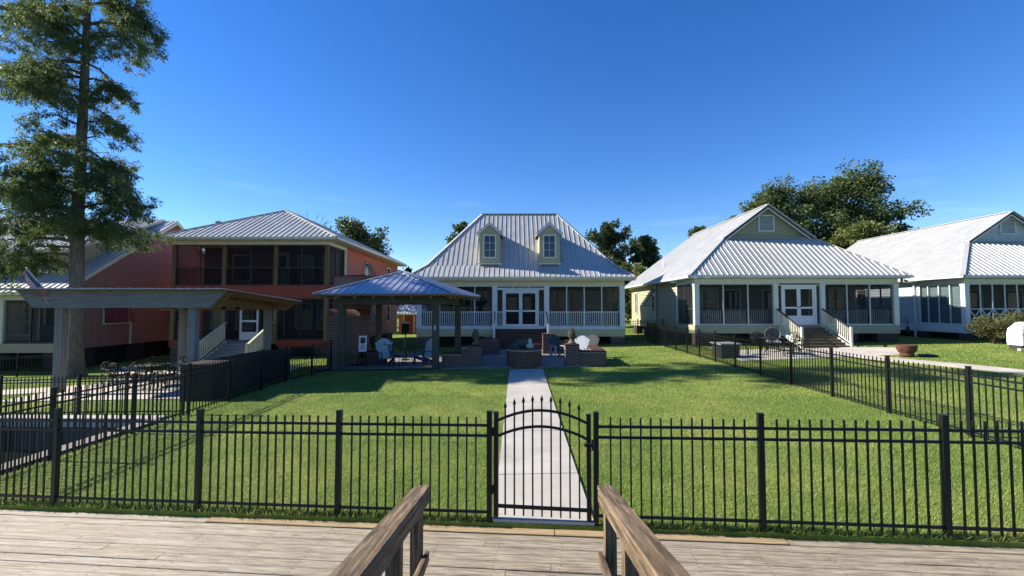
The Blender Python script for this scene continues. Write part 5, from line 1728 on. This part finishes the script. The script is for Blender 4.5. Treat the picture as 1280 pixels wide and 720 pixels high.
# wicker bucket chair with a round back by the steps
wk = thing('round_back_chair', 'pale round backed chair among the dark chairs before the sage house', 'chair', (13.0, 22.9, gz(13, 22.9)+.02), R(-20))
mb = MB(); mb.smooth = True
for i in range(9):
    pass
prof = [(0.02,0),(.24,.03),(.34,.12),(.38,.24)]
b = MB(); b.smooth = True
n = 20
for (r, dep) in prof:
    for k in range(n):
        a = 2*math.pi*k/n; b.v.append((r*math.cos(a), .30 - dep, .78 + r*math.sin(a)*.95))
for i in range(len(prof)-1):
    for k in range(n):
        k2 = (k+1) % n; b.f.append((i*n+k, i*n+k2, (i+1)*n+k2, (i+1)*n+k)); b.m.append(0)
so_ = b.build('round_back', M['panel'], wk); sm_ = so_.modifiers.new('thick', 'SOLIDIFY'); sm_.thickness = .03
MB().box(-.3,.3,-.25,.28,.38,.47).build('cushion', M['palegrey'], wk)
for sx in (-1,1):
    for sy in (-.22,.24): MB().tube([(sx*.26,sy,.40),(sx*.30,sy*1.1,0)], .02, 6).build('leg', M['iron'], wk)

# dark square fire table before the sage house
ft = thing('square_planter_box', 'black square box with flat top beside the right side fence', 'box', (9.55, 20.6, gz(9.55, 20.6)+.02), R(4))
MB().box(-.42,.42,-.42,.42,0,.56).build('body', M['charcoal'], ft)
MB().box(-.47,.47,-.47,.47,.56,.63).build('top', M['palestone'], ft)

# ------------------------------------------------------------------ things under the pavilion
sg = thing('framed_sign', 'white framed board leaning beside the fireplace under the pavilion', 'sign', (-6.35, 19.55, gz(-6.3, 19.5)+.05), R(12))
e_ = MB().box(-.16,.16,-.02,.02,.62,1.30).build('frame', M['white'], sg, None, (R(-8),0,0))
MB().box(-.10,.10,-.028,-.021,.98,1.22).build('picture', M['charcoal'], e_)
MB().box(-.10,.10,-.028,-.021,.70,.90).build('picture', M['palegrey'], e_)
for sx in (-1,1): MB().bar((sx*.12,.0,.64),(sx*.18,-.05,0),.03,.03).build('leg', M['iron'], sg)
MB().bar((0,.05,1.1),(0,.42,0),.03,.03).build('leg', M['iron'], sg)

def leaf_cloud(rng_, centers, radii, per, size, aspect=0.5, squash=0.75, droop=0.0, shell=0.35):
    """quads scattered through clumps; returns vertex array"""
    c = np.repeat(np.asarray(centers, float), per, 0); r = np.repeat(np.asarray(radii, float), per)
    n = len(c)
    d = rng_.normal(size=(n, 3)); d /= np.linalg.norm(d, axis=1)[:, None]
    rad = r * (shell + (1 - shell) * rng_.random(n) ** 0.6)
    p = c + d * rad[:, None] * np.array([1, 1, squash])
    a = rng_.normal(size=(n, 3)); a += d * 0.6; a[:, 2] -= droop
    a /= np.linalg.norm(a, axis=1)[:, None]
    b = np.cross(a, rng_.normal(size=(n, 3))); b /= np.linalg.norm(b, axis=1)[:, None]
    s = size * rng_.uniform(.6, 1.35, n)
    A = a * s[:, None]; B = b * (s * aspect)[:, None] * 0.5
    v = np.empty((n, 4, 3))
    v[:, 0] = p; v[:, 1] = p + A*.5 + B; v[:, 2] = p + A; v[:, 3] = p + A*.5 - B
    return v.reshape(-1, 3)

def plant_mesh(name, v, m_, parent):
    o = bpy.data.objects.new(name, np_mesh(name, v, 4, m_))
    return link(o, parent)

pt = thing('potted_shrub', 'dark rounded shrub in a pale pot beside the fireplace', 'plant', (-5.75, 20.35, gz(-5.7, 20.3)+.05))
b = MB(); b.smooth = True
b.lathe([(.13,.30),(.17,.34),(.19,.55),(.25,.66),(.26,.70),(.22,.70),(.20,.62)], n=18).build('pot', M['palegrey'], pt)
MB().box(-.2,.2,-.2,.2,0,.30).build('pot_stand', M['brick'], pt)
rg = np.random.default_rng(21)
plant_mesh('foliage', leaf_cloud(rg, [(0,0,.88),(-.2,0,.84),(.2,.05,.84),(0,.15,.9),(.05,-.15,.85)], [.25]*5, 300, .07), M['leaf_mag'], pt)

lp = thing('lantern_post', 'black box lantern on a post behind the pavilion chairs', 'lantern', (-5.0, 21.6, gz(-5, 21.6)+.05))
MB().tube([(0,0,0),(0,0,1.25)], .03, 8).build('post', M['iron'], lp)
MB().box(-.16,.16,-.12,.12,1.25,1.72).build('lantern_box', M['iron'], lp)
MB().prism([(-.19,-.15,1.72),(.19,-.15,1.72),(0,0-.15+.15,1.80)], (0,.0,.02)).box(-.2,.2,-.16,.16,1.72,1.745).build('cap', M['white'], lp)
MB().lathe([(.2,0),(.2,.04),(.05,.06)], n=16).build('base', M['iron'], lp)

bt = thing('bistro_table', 'small black metal side table between the blue chairs', 'table', (-4.55, 20.0, gz(-4.5, 20)+.05))
MB().lathe([(.34,.66),(.34,.69)], n=22).build('table_top', M['iron'], bt)
for k in range(3):
    a = R(30+120*k); MB().tube([(math.cos(a)*.08,math.sin(a)*.08,.66),(math.cos(a)*.28,math.sin(a)*.28,0)], .014, 6).build('leg', M['iron'], bt)
fr_ = thing('folding_chair', 'black metal slatted chair seen from the side under the pavilion', 'chair', (-4.85, 19.35, gz(-4.8, 19.3)+.05), R(80))
for sx in (-1,1):
    MB().tube([(sx*.2,-.22,0),(sx*.2,-.2,.44),(sx*.2,.18,.45),(sx*.2,.30,.95)], .016, 6).build('side_frame', M['iron'], fr_)
    MB().tube([(sx*.2,.16,.44),(sx*.2,.28,0)], .016, 6).build('leg', M['iron'], fr_)
for k in range(6): MB().box(-.2,.2,-.2+k*.065,-.15+k*.065,.445,.46).build('seat_slat', M['iron'], fr_)
for k in range(5): MB().bar((-.2,.20+.022*k,.55+.08*k),(.2,.20+.022*k,.55+.08*k),.012,.045).build('back_slat', M['iron'], fr_)
wr = thing('log_rack', 'low black metal log rack in front of the brick fireplace', 'rack', (-6.75, 19.75, gz(-6.7, 19.7)+.05), PA)
for sx in (-1,1):
    mb = MB().tube([(sx*.34,-.12,0),(sx*.34,-.12,.62),(sx*.34,.12,.62),(sx*.34,.12,0)], .018, 6); mb.build('end_frame', M['iron'], wr)
MB().tube([(-.34,-.12,.08),(.34,-.12,.08)], .016, 6).tube([(-.34,.12,.08),(.34,.12,.08)], .016, 6).build('base_bar', M['iron'], wr)
rr = random.Random(8)
for k in range(12):
    MB().tube([(-.27+.135*(k%5)+.06*((k//5)%2),-.2,.15+.12*(k//5)),(-.27+.135*(k%5)+.06*((k//5)%2),.2,.15+.12*(k//5))], rr.uniform(.05,.062), 8).build('log', M['brown_wood'], wr)

# ------------------------------------------------------------------ pergola in the neighbouring garden
def pergola():
    A, B = Vector((-14.75, 15.05, 0)), Vector((-10.5, 15.15, 0))
    d = (B - A); W = d.length; a = math.atan2(d.y, d.x)
    g0 = gz(-12, 15)
    root = thing('timber_pergola', 'grey timber pergola with thin metal roof over the iron chairs', 'pergola', (A.x, A.y, g0), a)
    Z = lambda z: z - g0
    D = 5.2; B0, B1 = Z(2.48), Z(3.06)
    for u, v in ((0,0), (W,0), (W-.2,D), (.38,D)):
        MB().box(0, B0+.02, -.12, .12, -.12, .12).build('post', M['grey_wood'], root, (u, v, 0), (0, -R(90), 0))
    # front beam with splayed ends
    MB().prism([(-1.25,-.26,B1), (W+1.2,-.26,B1), (W+.65,-.26,B0), (-.7,-.26,B0)], (0,.12,0)).build('front_beam', M['grey_wood'], root)
    MB().prism([(-1.25,-.13+.27,B1), (W+1.2,-.13+.27,B1), (W+.65,-.13+.27,B0), (-.7,-.13+.27,B0)], (0,.1,0)).build('front_beam', M['tan_wood'], root)
    MB().prism([(-1.0,D-.05,B1-.3), (W+1.1,D-.05,B1-.3), (W+.6,D-.05,B0-.1), (-.6,D-.05,B0-.1)], (0,.1,0)).build('rear_beam', M['tan_wood'], root)
    for u in (.0, W-.05):
        MB().hexa([(u-.07,.25,B0+.1),(u+.07,.25,B0+.1),(u+.07,D-.06,B0-.06),(u-.07,D-.06,B0-.06),(u-.07,.25,B1-.12),(u+.07,.25,B1-.12),(u+.07,D-.06,B1-.42),(u-.07,D-.06,B1-.42)]).build('side_beam', M['tan_wood'], root)
    n = 12
    for k in range(n):
        y = .1 + (D+.3) * k/(n-1); zz = B1 - .30*y/D - .075
        MB().bar((-1.15, y+.2, zz), (W+1.15-.3*k/n, y+.2, zz), .05, .12).build('rafter', M['tan_wood'], root)
    pl_ = [(-1.45,-.55,B1+.02), (W+1.3,-.55,B1+.02), (W+1.0,D+.75,B1-.30), (-1.45,D+.75,B1-.30)]
    rb = MB(); slab(rb, pl_, (.002,.02)); ro = rb.build('roof', M['tan_wood'], root)
    roof_plane(ro, pl_, M['roof'], rib_h=.022)
    for u in (W*.9, W+.1):
        MB().lathe([(.05, B0+.05),(.09,B0-.05),(.02,B0-.06)], u, D*.45, 10).build('spotlight', M['iron'], root)
    return root
pergola()

# flag on a slanted pole at the left front post of the pergola
def flag():
    p0 = Vector((-14.65, 14.98, 2.42)); tip = Vector((-15.45, 14.55, 3.72))
    root = thing('flag', 'red, white and blue striped flag furled along a slanted pole on the pergola', 'flag', p0)
    d = tip - p0; L = d.length
    MB().tube([(0,0,0), d], .014, 8).build('pole', M['white'], root)
    MB().lathe([(.001,0),(.03,.02),(.03,.04),(.001,.06)], d.x, d.y, 10).build('pole_ball', M['cream_trim'], root)
    bpy_o = root.children[-1]; bpy_o.location.z = d.z
    nu, nv = 26, 44
    u_ = d.normalized(); side = Vector((0,0,-1)); side = (side - u_*side.dot(u_)).normalized(); out = u_.cross(side)
    mb = MB()
    for i in range(nu + 1):
        for j in range(nv + 1):
            s = i/nu; t = j/nv                # s across the stripes (13 stripes), t along the pole
            fold = math.sin(s*13 + t*2.2)*.045*(.4+.6*t) 
            w = (.07 + .15*math.sin(math.pi*min(1, t*1.05))**.8 + .05*math.sin(t*9))
            p = d*(0.985 - .90*t) + side*(.015 + s*w + .02*math.sin(t*11+s*4)) + out*fold
            mb.v.append(tuple(p))
    for i in range(nu):
        for j in range(nv):
            a = i*(nv+1)+j
            mb.f.append((a, a+1, a+nv+2, a+nv+1))
            st = i // 2
            if st < 7 and j < nv*.42:
                mi = 2
                if i % 2 == 1 and j % 3 == (i//2) % 3 and 0 < i < 13: mi = 1
            else:
                mi = 0 if st % 2 == 0 else 1
            mb.m.append(mi)
    mb.smooth = True
    o = mb.build('cloth', [M['flag_red'], M['flag_white'], M['flag_blue']], root, recalc=False)
    sm = o.modifiers.new('thick', 'SOLIDIFY'); sm.thickness = .004
flag()

# ------------------------------------------------------------------ right hand gardens
fb_ = thing('fire_bowl', 'rusty iron fire bowl standing on the lawn before the grey house', 'fire bowl', (16.75, 19.55, gz(16.75, 19.55)+.02))
fb_.scale = (.86, .86, .86)
b = MB(); b.smooth = True
b.lathe([(.22,0),(.28,.02),(.30,.10),(.26,.14),(.33,.20),(.40,.34),(.425,.52),(.44,.56),(.40,.56),(.37,.48),(.25,.25),(.02,.20)], n=28).build('bowl', M['rust'], fb_)
for k in range(4):
    a = R(20+90*k); MB().tube([(math.cos(a)*.40,math.sin(a)*.40,.40),(math.cos(a)*.47,math.sin(a)*.47,.36),(math.cos(a)*.39,math.sin(a)*.39,.31)], .012, 6).build('handle', M['rust'], fb_)
ld = thing('bowl_lid', 'flat dark lid lying on the grass right of the rusty fire bowl', 'lid', (17.6, 19.5, gz(17.6, 19.5)+.03))
MB().lathe([(.34,0),(.36,.02),(.30,.05),(.05,.08)], n=22).build('disc', M['charcoal'], ld)
MB().tube([(-.06,0,.07),(-.05,0,.12),(.05,0,.12),(.06,0,.07)], .01, 6).build('handle', M['charcoal'], ld)

gc = thing('covered_grill', 'barbecue grill under a pale fitted cover at the right edge', 'grill', (23.25, 20.9, gz(23.25, 20.9)+.02), R(-6))
b = MB()
P = [(-.42,-.36),(.9,-.36),(.9,.36),(-.42,.36)]
prof_ = [(1.0,.22),(1.02,.75),(.97,.95),(.72,1.18),(.60,1.26)]
for i,(s,z) in enumerate(prof_):
    for (x,y) in P: b.v.append((.24+(x-.24)*s, y*s, z))
for i in range(len(prof_)-1):
    for k in range(4):
        k2=(k+1)%4; b.f.append((i*4+k,i*4+k2,(i+1)*4+k2,(i+1)*4+k)); b.m.append(0)
b.f.append(tuple((len(prof_)-1)*4+k for k in range(4))); b.m.append(0)
cvr = b.build('fitted_cover', M['cover'], gc)
bv = cvr.modifiers.new('bevel','BEVEL'); bv.width=.06; bv.segments=3
sb = cvr.modifiers.new('sub','SUBSURF'); sb.subdivision_type='SIMPLE'; sb.levels=3; sb.render_levels=3
tx = bpy.data.textures.new('folds','CLOUDS'); tx.noise_scale=.28
dm = cvr.modifiers.new('folds','DISPLACE'); dm.texture=tx; dm.strength=.07
MB().box(-.36,.84,-.3,.3,.03,.24).build('cart', M['charcoal'], gc)
for x_ in (-.3,.78):
    MB().tube([(x_,-.33,.08),(x_,-.27,.08)], .08, 12).build('wheel', M['iron'], gc)
MB().box(-.6,-.05,-.5,-.35,0,.09).build('foot_board', M['cream_trim'], gc)

def shrub(label, x, y, h, w, seed, m_='leaf_shrub', group=None, per=170):
    root = thing('shrub', label, 'shrub', (x, y, gz(x, y)), 0, group)
    r_ = np.random.default_rng(seed); rr = random.Random(seed)
    cs, rs = [], []
    st = MB()
    for k in range(26):
        a = rr.uniform(0, 6.28); q = rr.uniform(.1, 1)**.6; z = h*(.22 + .66*rr.random()*(1-.40*q))
        c = (math.cos(a)*w/2*q*.8, math.sin(a)*w/2*q*.8, z); cs.append(c); rs.append(rr.uniform(.22,.38)*h/1.7)
        if k < 12: st.tube([(0,0,0), (c[0]*.4,c[1]*.4,z*.5), c], [.03,.02,.008], 5)
    st.build('stems', M['bark2'], root)
    plant_mesh('foliage', leaf_cloud(r_, cs, rs, per, .085, .55), M[m_], root)
shrub('rounded bronze green shrub in front of the grey house porch', 25.05, 23.9, 2.05, 2.0, 61, per=260)
shrub('bronze green shrub at the right edge, behind the covered grill', 27.0, 24.3, 1.9, 1.8, 62, per=260)

# ------------------------------------------------------------------ trees
def cypress():
    x, y = -18.95, 19.9; g0 = gz(x, y)
    root = thing('cypress_tree', 'tall feathery bald cypress on the left, before the salmon house', 'tree', (x, y, g0))
    rr = random.Random(17); rg = np.random.default_rng(17)
    H = 23.0
    tr = MB(); tr.smooth = True
    hs = [0, .25, .6, 1.1, 2.0, 4, 7, 10, 13, 16, 19, 21.5, H]
    rad = [.52, .43, .36, .31, .28, .26, .23, .20, .165, .13, .09, .05, .02]
    n = 20; b0 = 0
    off = lambda z: (.06*math.sin(z*.45), .05*math.sin(z*.6+1))
    for i, z in enumerate(hs):
        ox, oy = off(z)
        for k in range(n):
            a = 2*math.pi*k/n
            fl = 1 + (.16 if z < 1.0 else .04)*math.sin(a*5 + 1.0)*(1.0 if z < 1.0 else .6)
            tr.v.append((ox + rad[i]*fl*math.cos(a), oy + rad[i]*fl*math.sin(a), z - .1))
    for i in range(len(hs)-1):
        for k in range(n):
            k2 = (k+1) % n; tr.f.append((i*n+k, i*n+k2, (i+1)*n+k2, (i+1)*n+k)); tr.m.append(0)
    tr.build('trunk', M['bark'], root)
    limbs = []
    # (height, length, azimuth in degrees; 0 is to the right, 90 away from the viewer)
    fixed = [(15.2,3.6,-8), (15.9,3.5,8), (14.3,2.6,-25), (13.3,1.8,10), (12.4,1.5,-15), (11.4,1.7,20), (10.5,1.6,-10), (16.8,3.1,0), (17.6,2.7,20),
             (9.7,2.1,12), (9.1,3.2,-12), (8.3,2.6,25), (7.6,3.3,4), (6.9,2.9,-20), (7.0,3.1,28), (7.2,2.7,-45), (8.6,3.0,-30),
             (5.9,3.4,178), (5.6,3.0,205), (6.3,3.9,195), (7.0,3.4,160), (7.7,4.1,186), (8.4,3.6,215), (9.2,4.3,176), (10.0,3.9,204), (10.8,3.4,165), (12.6,2.8,188), (13.6,4.2,175), (14.3,3.9,196), (15.2,3.6,182), (16.0,3.4,208), (16.6,3.6,172),
             (6.6,2.4,250), (7.4,2.6,280), (8.2,2.7,262), (9.0,2.4,240), (9.6,2.4,285), (10.4,2.2,265), (11.2,2.2,250), (12.0,2.2,280), (12.8,2.2,262), (13.6,2.4,245), (14.4,2.3,278), (15.2,2.3,255), (16.0,2.2,285),
             (7.2,2.6,95), (8.8,2.5,70), (10.2,2.4,110), (12.2,2.2,85), (14.2,2.3,100), (16,2.2,75)]
    for z in np.arange(17.0, 22.5, .33): fixed.append((float(z), 3.1*(1 - (z-16)/8.5), rr.uniform(0,360)))
    lb = MB(); lb.smooth = True
    cs, rs = [], []
    for (z, L, az) in fixed:
        az = R(az + rr.uniform(-8, 8)); L *= rr.uniform(.86, 1.08) * (.88 if math.cos(az) > .4 else .97)
        d = Vector((math.cos(az), math.sin(az), 0)); ox, oy = off(z)
        pts = []
        rise = rr.uniform(.12, .48)
        sag = rr.uniform(.28, .50)
        for k in range(7):
            t = k/6
            p = Vector((ox, oy, z - .25*L*.5)) + d*L*t + Vector((0,0, L*(rise*t - sag*t*t))) + Vector((rr.uniform(-.07,.07), rr.uniform(-.07,.07), rr.uniform(-.06,.06)))*(1 if k else 0)
            pts.append(p)
        r0 = .030 + .014*L
        lb.tube(pts, [r0*(1-.85*k/6) for k in range(7)], 6)
        dens = rr.choice([.45, .8, 1.0, 1.15, 1.3]); start = rr.uniform(.10, .34)
        # side twigs, drooping
        nt = max(3, int((4 + L*4.0)*dens))
        for q in range(nt):
            t = start + (1.02-start)*(q + rr.random())/nt
            t = min(t, .999)
            i = min(5, int(t*6)); f = t*6 - i
            p = pts[i].lerp(pts[i+1], f)
            sgn = 1 if q % 2 else -1
            tl = (.40 + .60*(1 - abs(t-.5)*1.0)) * rr.uniform(.5, 1.35) * (.75 + .09*L)
            aa = az + sgn*R(rr.uniform(20, 85))
            e = p + Vector((math.cos(aa)*tl, math.sin(aa)*tl, rr.uniform(-.95,.25)*tl))
            m_ = p.lerp(e, .5) + Vector((0,0,.08*tl))
            lb.tube([p, m_, e], [.016,.011,.004], 4, False)
            if rr.random() < .16: continue
            nn = 3 + int(tl*4.6)
            for w in range(nn):
                s = (w + .6)/nn
                c = p.lerp(e, s) + Vector((rr.uniform(-.12,.12), rr.uniform(-.12,.12), rr.uniform(-.45,.08)))
                cs.append(tuple(c)); rs.append(rr.uniform(.09,.25))
    for k in range(120):
        z = rr.uniform(6.0, 21.0); a = rr.uniform(R(185), R(345)); q = rr.uniform(.25, .95)
        cs.append((math.cos(a)*q, math.sin(a)*q, z)); rs.append(rr.uniform(.14, .34))
    lb.build('limbs', M['bark'], root)
    per = 37
    v = leaf_cloud(rg, cs, rs, per, .165, .20, .9, 1.1, .05)
    plant_mesh('crown', v, M['cypress'], root)
cypress()

def broad_tree(name, label, x, y, h, w, seed, leaf, bark='bark2', nclump=90, per=110, size=.32, base=.25, shape='round', group='trees behind the houses', gap=1.0, lean=0.0):
    z0 = gz(x, y)
    root = thing(name, label, 'tree', (x, y, z0), 0, group)
    rr = random.Random(seed); rg = np.random.default_rng(seed)
    tr = MB(); tr.smooth = True
    tr.tube([(0,0,-.2),(.1,0,h*.2),(lean*.3,.1,h*.45),(lean*.6,0,h*.7),(lean,0,h*.93)], [h*.026,h*.021,h*.017,h*.011,h*.004], 10)
    tr.build('trunk', M[bark], root)
    lb = MB(); lb.smooth = True
    cs, rs = [], []
    nl = 16
    limbs = []
    for k in range(nl):
        t = base + (1-base)*(k + rr.random()*.8)/nl
        a = k*2.399 + rr.uniform(-.4,.4)
        if shape == 'cone': ext = w/2*(1 - .8*(t-base)/(1-base))
        elif shape == 'pine': ext = w/2*(.55 + .6*math.sin(math.pi*min(1,(t-base)/(1-base)*.85+.12)))*rr.uniform(.65,1.1)
        else: ext = w/2*math.sqrt(max(.05, 1-((t-base)/(1-base)*1.7-.72)**2*.85))*rr.uniform(.75,1.05)
        st = Vector((lean*t, 0, h*max(base*.75, t-.16)))
        en = Vector((lean*t + math.cos(a)*ext*.8, math.sin(a)*ext*.8, h*min(.97, t + (.02 if shape=='cone' else .05))))
        mid = st.lerp(en, .5) + Vector((0,0,ext*.06))
        lb.tube([st, mid, en], [h*.011, h*.007, h*.002], 6)
        limbs.append((st, mid, en, ext))
    for k in range(nclump):
        st, mid, en, ext = limbs[k % nl]
        t = .35 + .65*rr.random()
        p = st.lerp(mid, t*2) if t < .5 else mid.lerp(en, t*2-1)
        j = ext*.34
        p = p + Vector((rr.uniform(-j,j), rr.uniform(-j,j), rr.uniform(-j*.75,j*.75)))
        cs.append(tuple(p)); rs.append(rr.uniform(.065,.125)*w*gap)
    # top
    for k in range(max(3, nclump//14)):
        cs.append((lean+rr.uniform(-.06,.06)*w, rr.uniform(-.06,.06)*w, h*rr.uniform(.9,.985))); rs.append(rr.uniform(.04,.07)*w)
    lb.build('limbs', M[bark], root)
    plant_mesh('crown', leaf_cloud(rg, cs, rs, per, size, .6, .8, .1, .15), M[leaf], root)
    return root
broad_tree('oak_tree', 'dark oak tree rising behind the left part of the sage house roof', 29.0, 50, 14.6, 10.4, 101, 'leaf_oak', nclump=280, per=130, size=.28)
broad_tree('pine_tree', 'tallest pine tree, behind the right part of the sage house roof', 36.6, 50, 16.2, 11.4, 102, 'leaf_pine', nclump=300, per=130, shape='pine', base=.22, size=.28)
broad_tree('oak_tree', 'yellow green low tree between the roofs of the sage and grey houses', 33.6, 44, 9.6, 9.0, 103, 'leaf_light', nclump=120, per=120, size=.28, base=.3)
broad_tree('pine_tree', 'dark pine leaning right above the grey house roof', 41.5, 53, 13.2, 7.0, 108, 'leaf_oak', nclump=60, per=110, shape='pine', base=.4)
broad_tree('oak_tree', 'small dark tree top peeping above the left slope of the sage house', 21.0, 50, 10.9, 5.0, 104, 'leaf_oak', nclump=45, per=90, gap=.8)
broad_tree('oak_tree', 'tree crown just left of the sage house gable', 24.5, 50, 12.0, 4.0, 114, 'leaf_oak', nclump=40, per=90, gap=.9)
broad_tree('magnolia_tree', 'taller magnolia right of the cream house roof', 10.4, 50, 11.4, 6.0, 105, 'leaf_mag', nclump=120, per=120, shape='round', base=.12)
broad_tree('magnolia_tree', 'shorter magnolia left of the sage house roof', 14.8, 51, 10.2, 5.4, 106, 'leaf_mag', nclump=110, per=120, shape='round', base=.12)
broad_tree('oak_tree', 'yellow green small tree between the two magnolias', 12.6, 47, 6.2, 6.0, 107, 'leaf_light', nclump=50, per=100)
broad_tree('oak_tree', 'large dark oak behind the right eave of the coral house', -17.0, 50, 11.9, 9.5, 109, 'leaf_oak', nclump=160, per=120, base=.2)
broad_tree('oak_tree', 'low dark tree between the coral house and the pavilion roof', -11.9, 52, 7.0, 5.0, 110, 'leaf_oak', nclump=45, per=100)
broad_tree('oak_tree', 'small tree top behind the left hip of the cream house', -5.7, 52, 12.2, 5.5, 111, 'leaf_oak', nclump=50, per=100, gap=.85)
broad_tree('oak_tree', 'low tree behind the lower left corner of the cream house roof', -9.3, 55, 7.6, 4.6, 112, 'leaf_oak', nclump=40, per=100)
broad_tree('oak_tree', 'small tree top above the left eave of the coral house', -31.5, 50, 12.9, 3.6, 113, 'leaf_oak', nclump=26, per=80, gap=.8)
def treeline():
    root = None
    rr = random.Random(77); rg = np.random.default_rng(77); cs, rs = [], []
    for k in range(420):
        x = rr.uniform(-75, 85); y = rr.uniform(62, 72); h = 4.6 + 1.4*math.sin(x*.21) + .9*math.sin(x*.57+2)
        cs.append((x, y, gz(x, y) + rr.random()*h)); rs.append(rr.uniform(.9, 1.5))
    o = bpy.data.objects.new('distant_wood', np_mesh('distant_wood', leaf_cloud(rg, cs, rs, 60, .6, .7, .8, 0, .2), 4, M['leaf_oak']))
    link(o); tag(o, 'dark line of distant woodland behind the houses', 'woodland', kind='stuff')
treeline()

def bare_tree(label, x, y, h, seed):
    root = thing('bare_tree', label, 'tree', (x, y, gz(x, y)), 0, 'leafless trees behind the coral house')
    rr = random.Random(seed); tk = MB(); tk.smooth = True
    tk.tube([(0,0,0),(.2,0,h*.4),(0,0,h*.7)], [.22,.16,.09], 8).build('trunk', M['bark'], root)
    br = MB(); br.smooth = True
    def grow(p, d, L, r, lev):
        q = p + d*L*.5 + Vector((rr.uniform(-.1,.1),)*1 + (rr.uniform(-.1,.1), rr.uniform(-.05,.1)))*L*.5
        e = q + (d + Vector((rr.uniform(-.3,.3), rr.uniform(-.3,.3), rr.uniform(-.05,.35)))).normalized()*L*.5
        br.tube([p, q, e], [r, r*.75, r*.5], 5, False)
        if lev > 0:
            for k in range(3):
                dd = (d + Vector((rr.uniform(-.9,.9), rr.uniform(-.9,.9), rr.uniform(-.2,.6)))).normalized()
                grow(q.lerp(e, rr.random()), dd, L*rr.uniform(.5,.75), r*.55, lev-1)
    for k in range(7):
        a = k*2.4; grow(Vector((0,0,h*rr.uniform(.45,.7))), Vector((math.cos(a), math.sin(a), 1.1)).normalized(), h*.22, .07, 3)
    br.build('branches', M['bark'], root)
bare_tree('leafless branches above the ridge of the coral house', -24.2, 52, 13.6, 31)
bare_tree('second leafless tree top right of the coral house ridge', -21.2, 53, 12.6, 32)
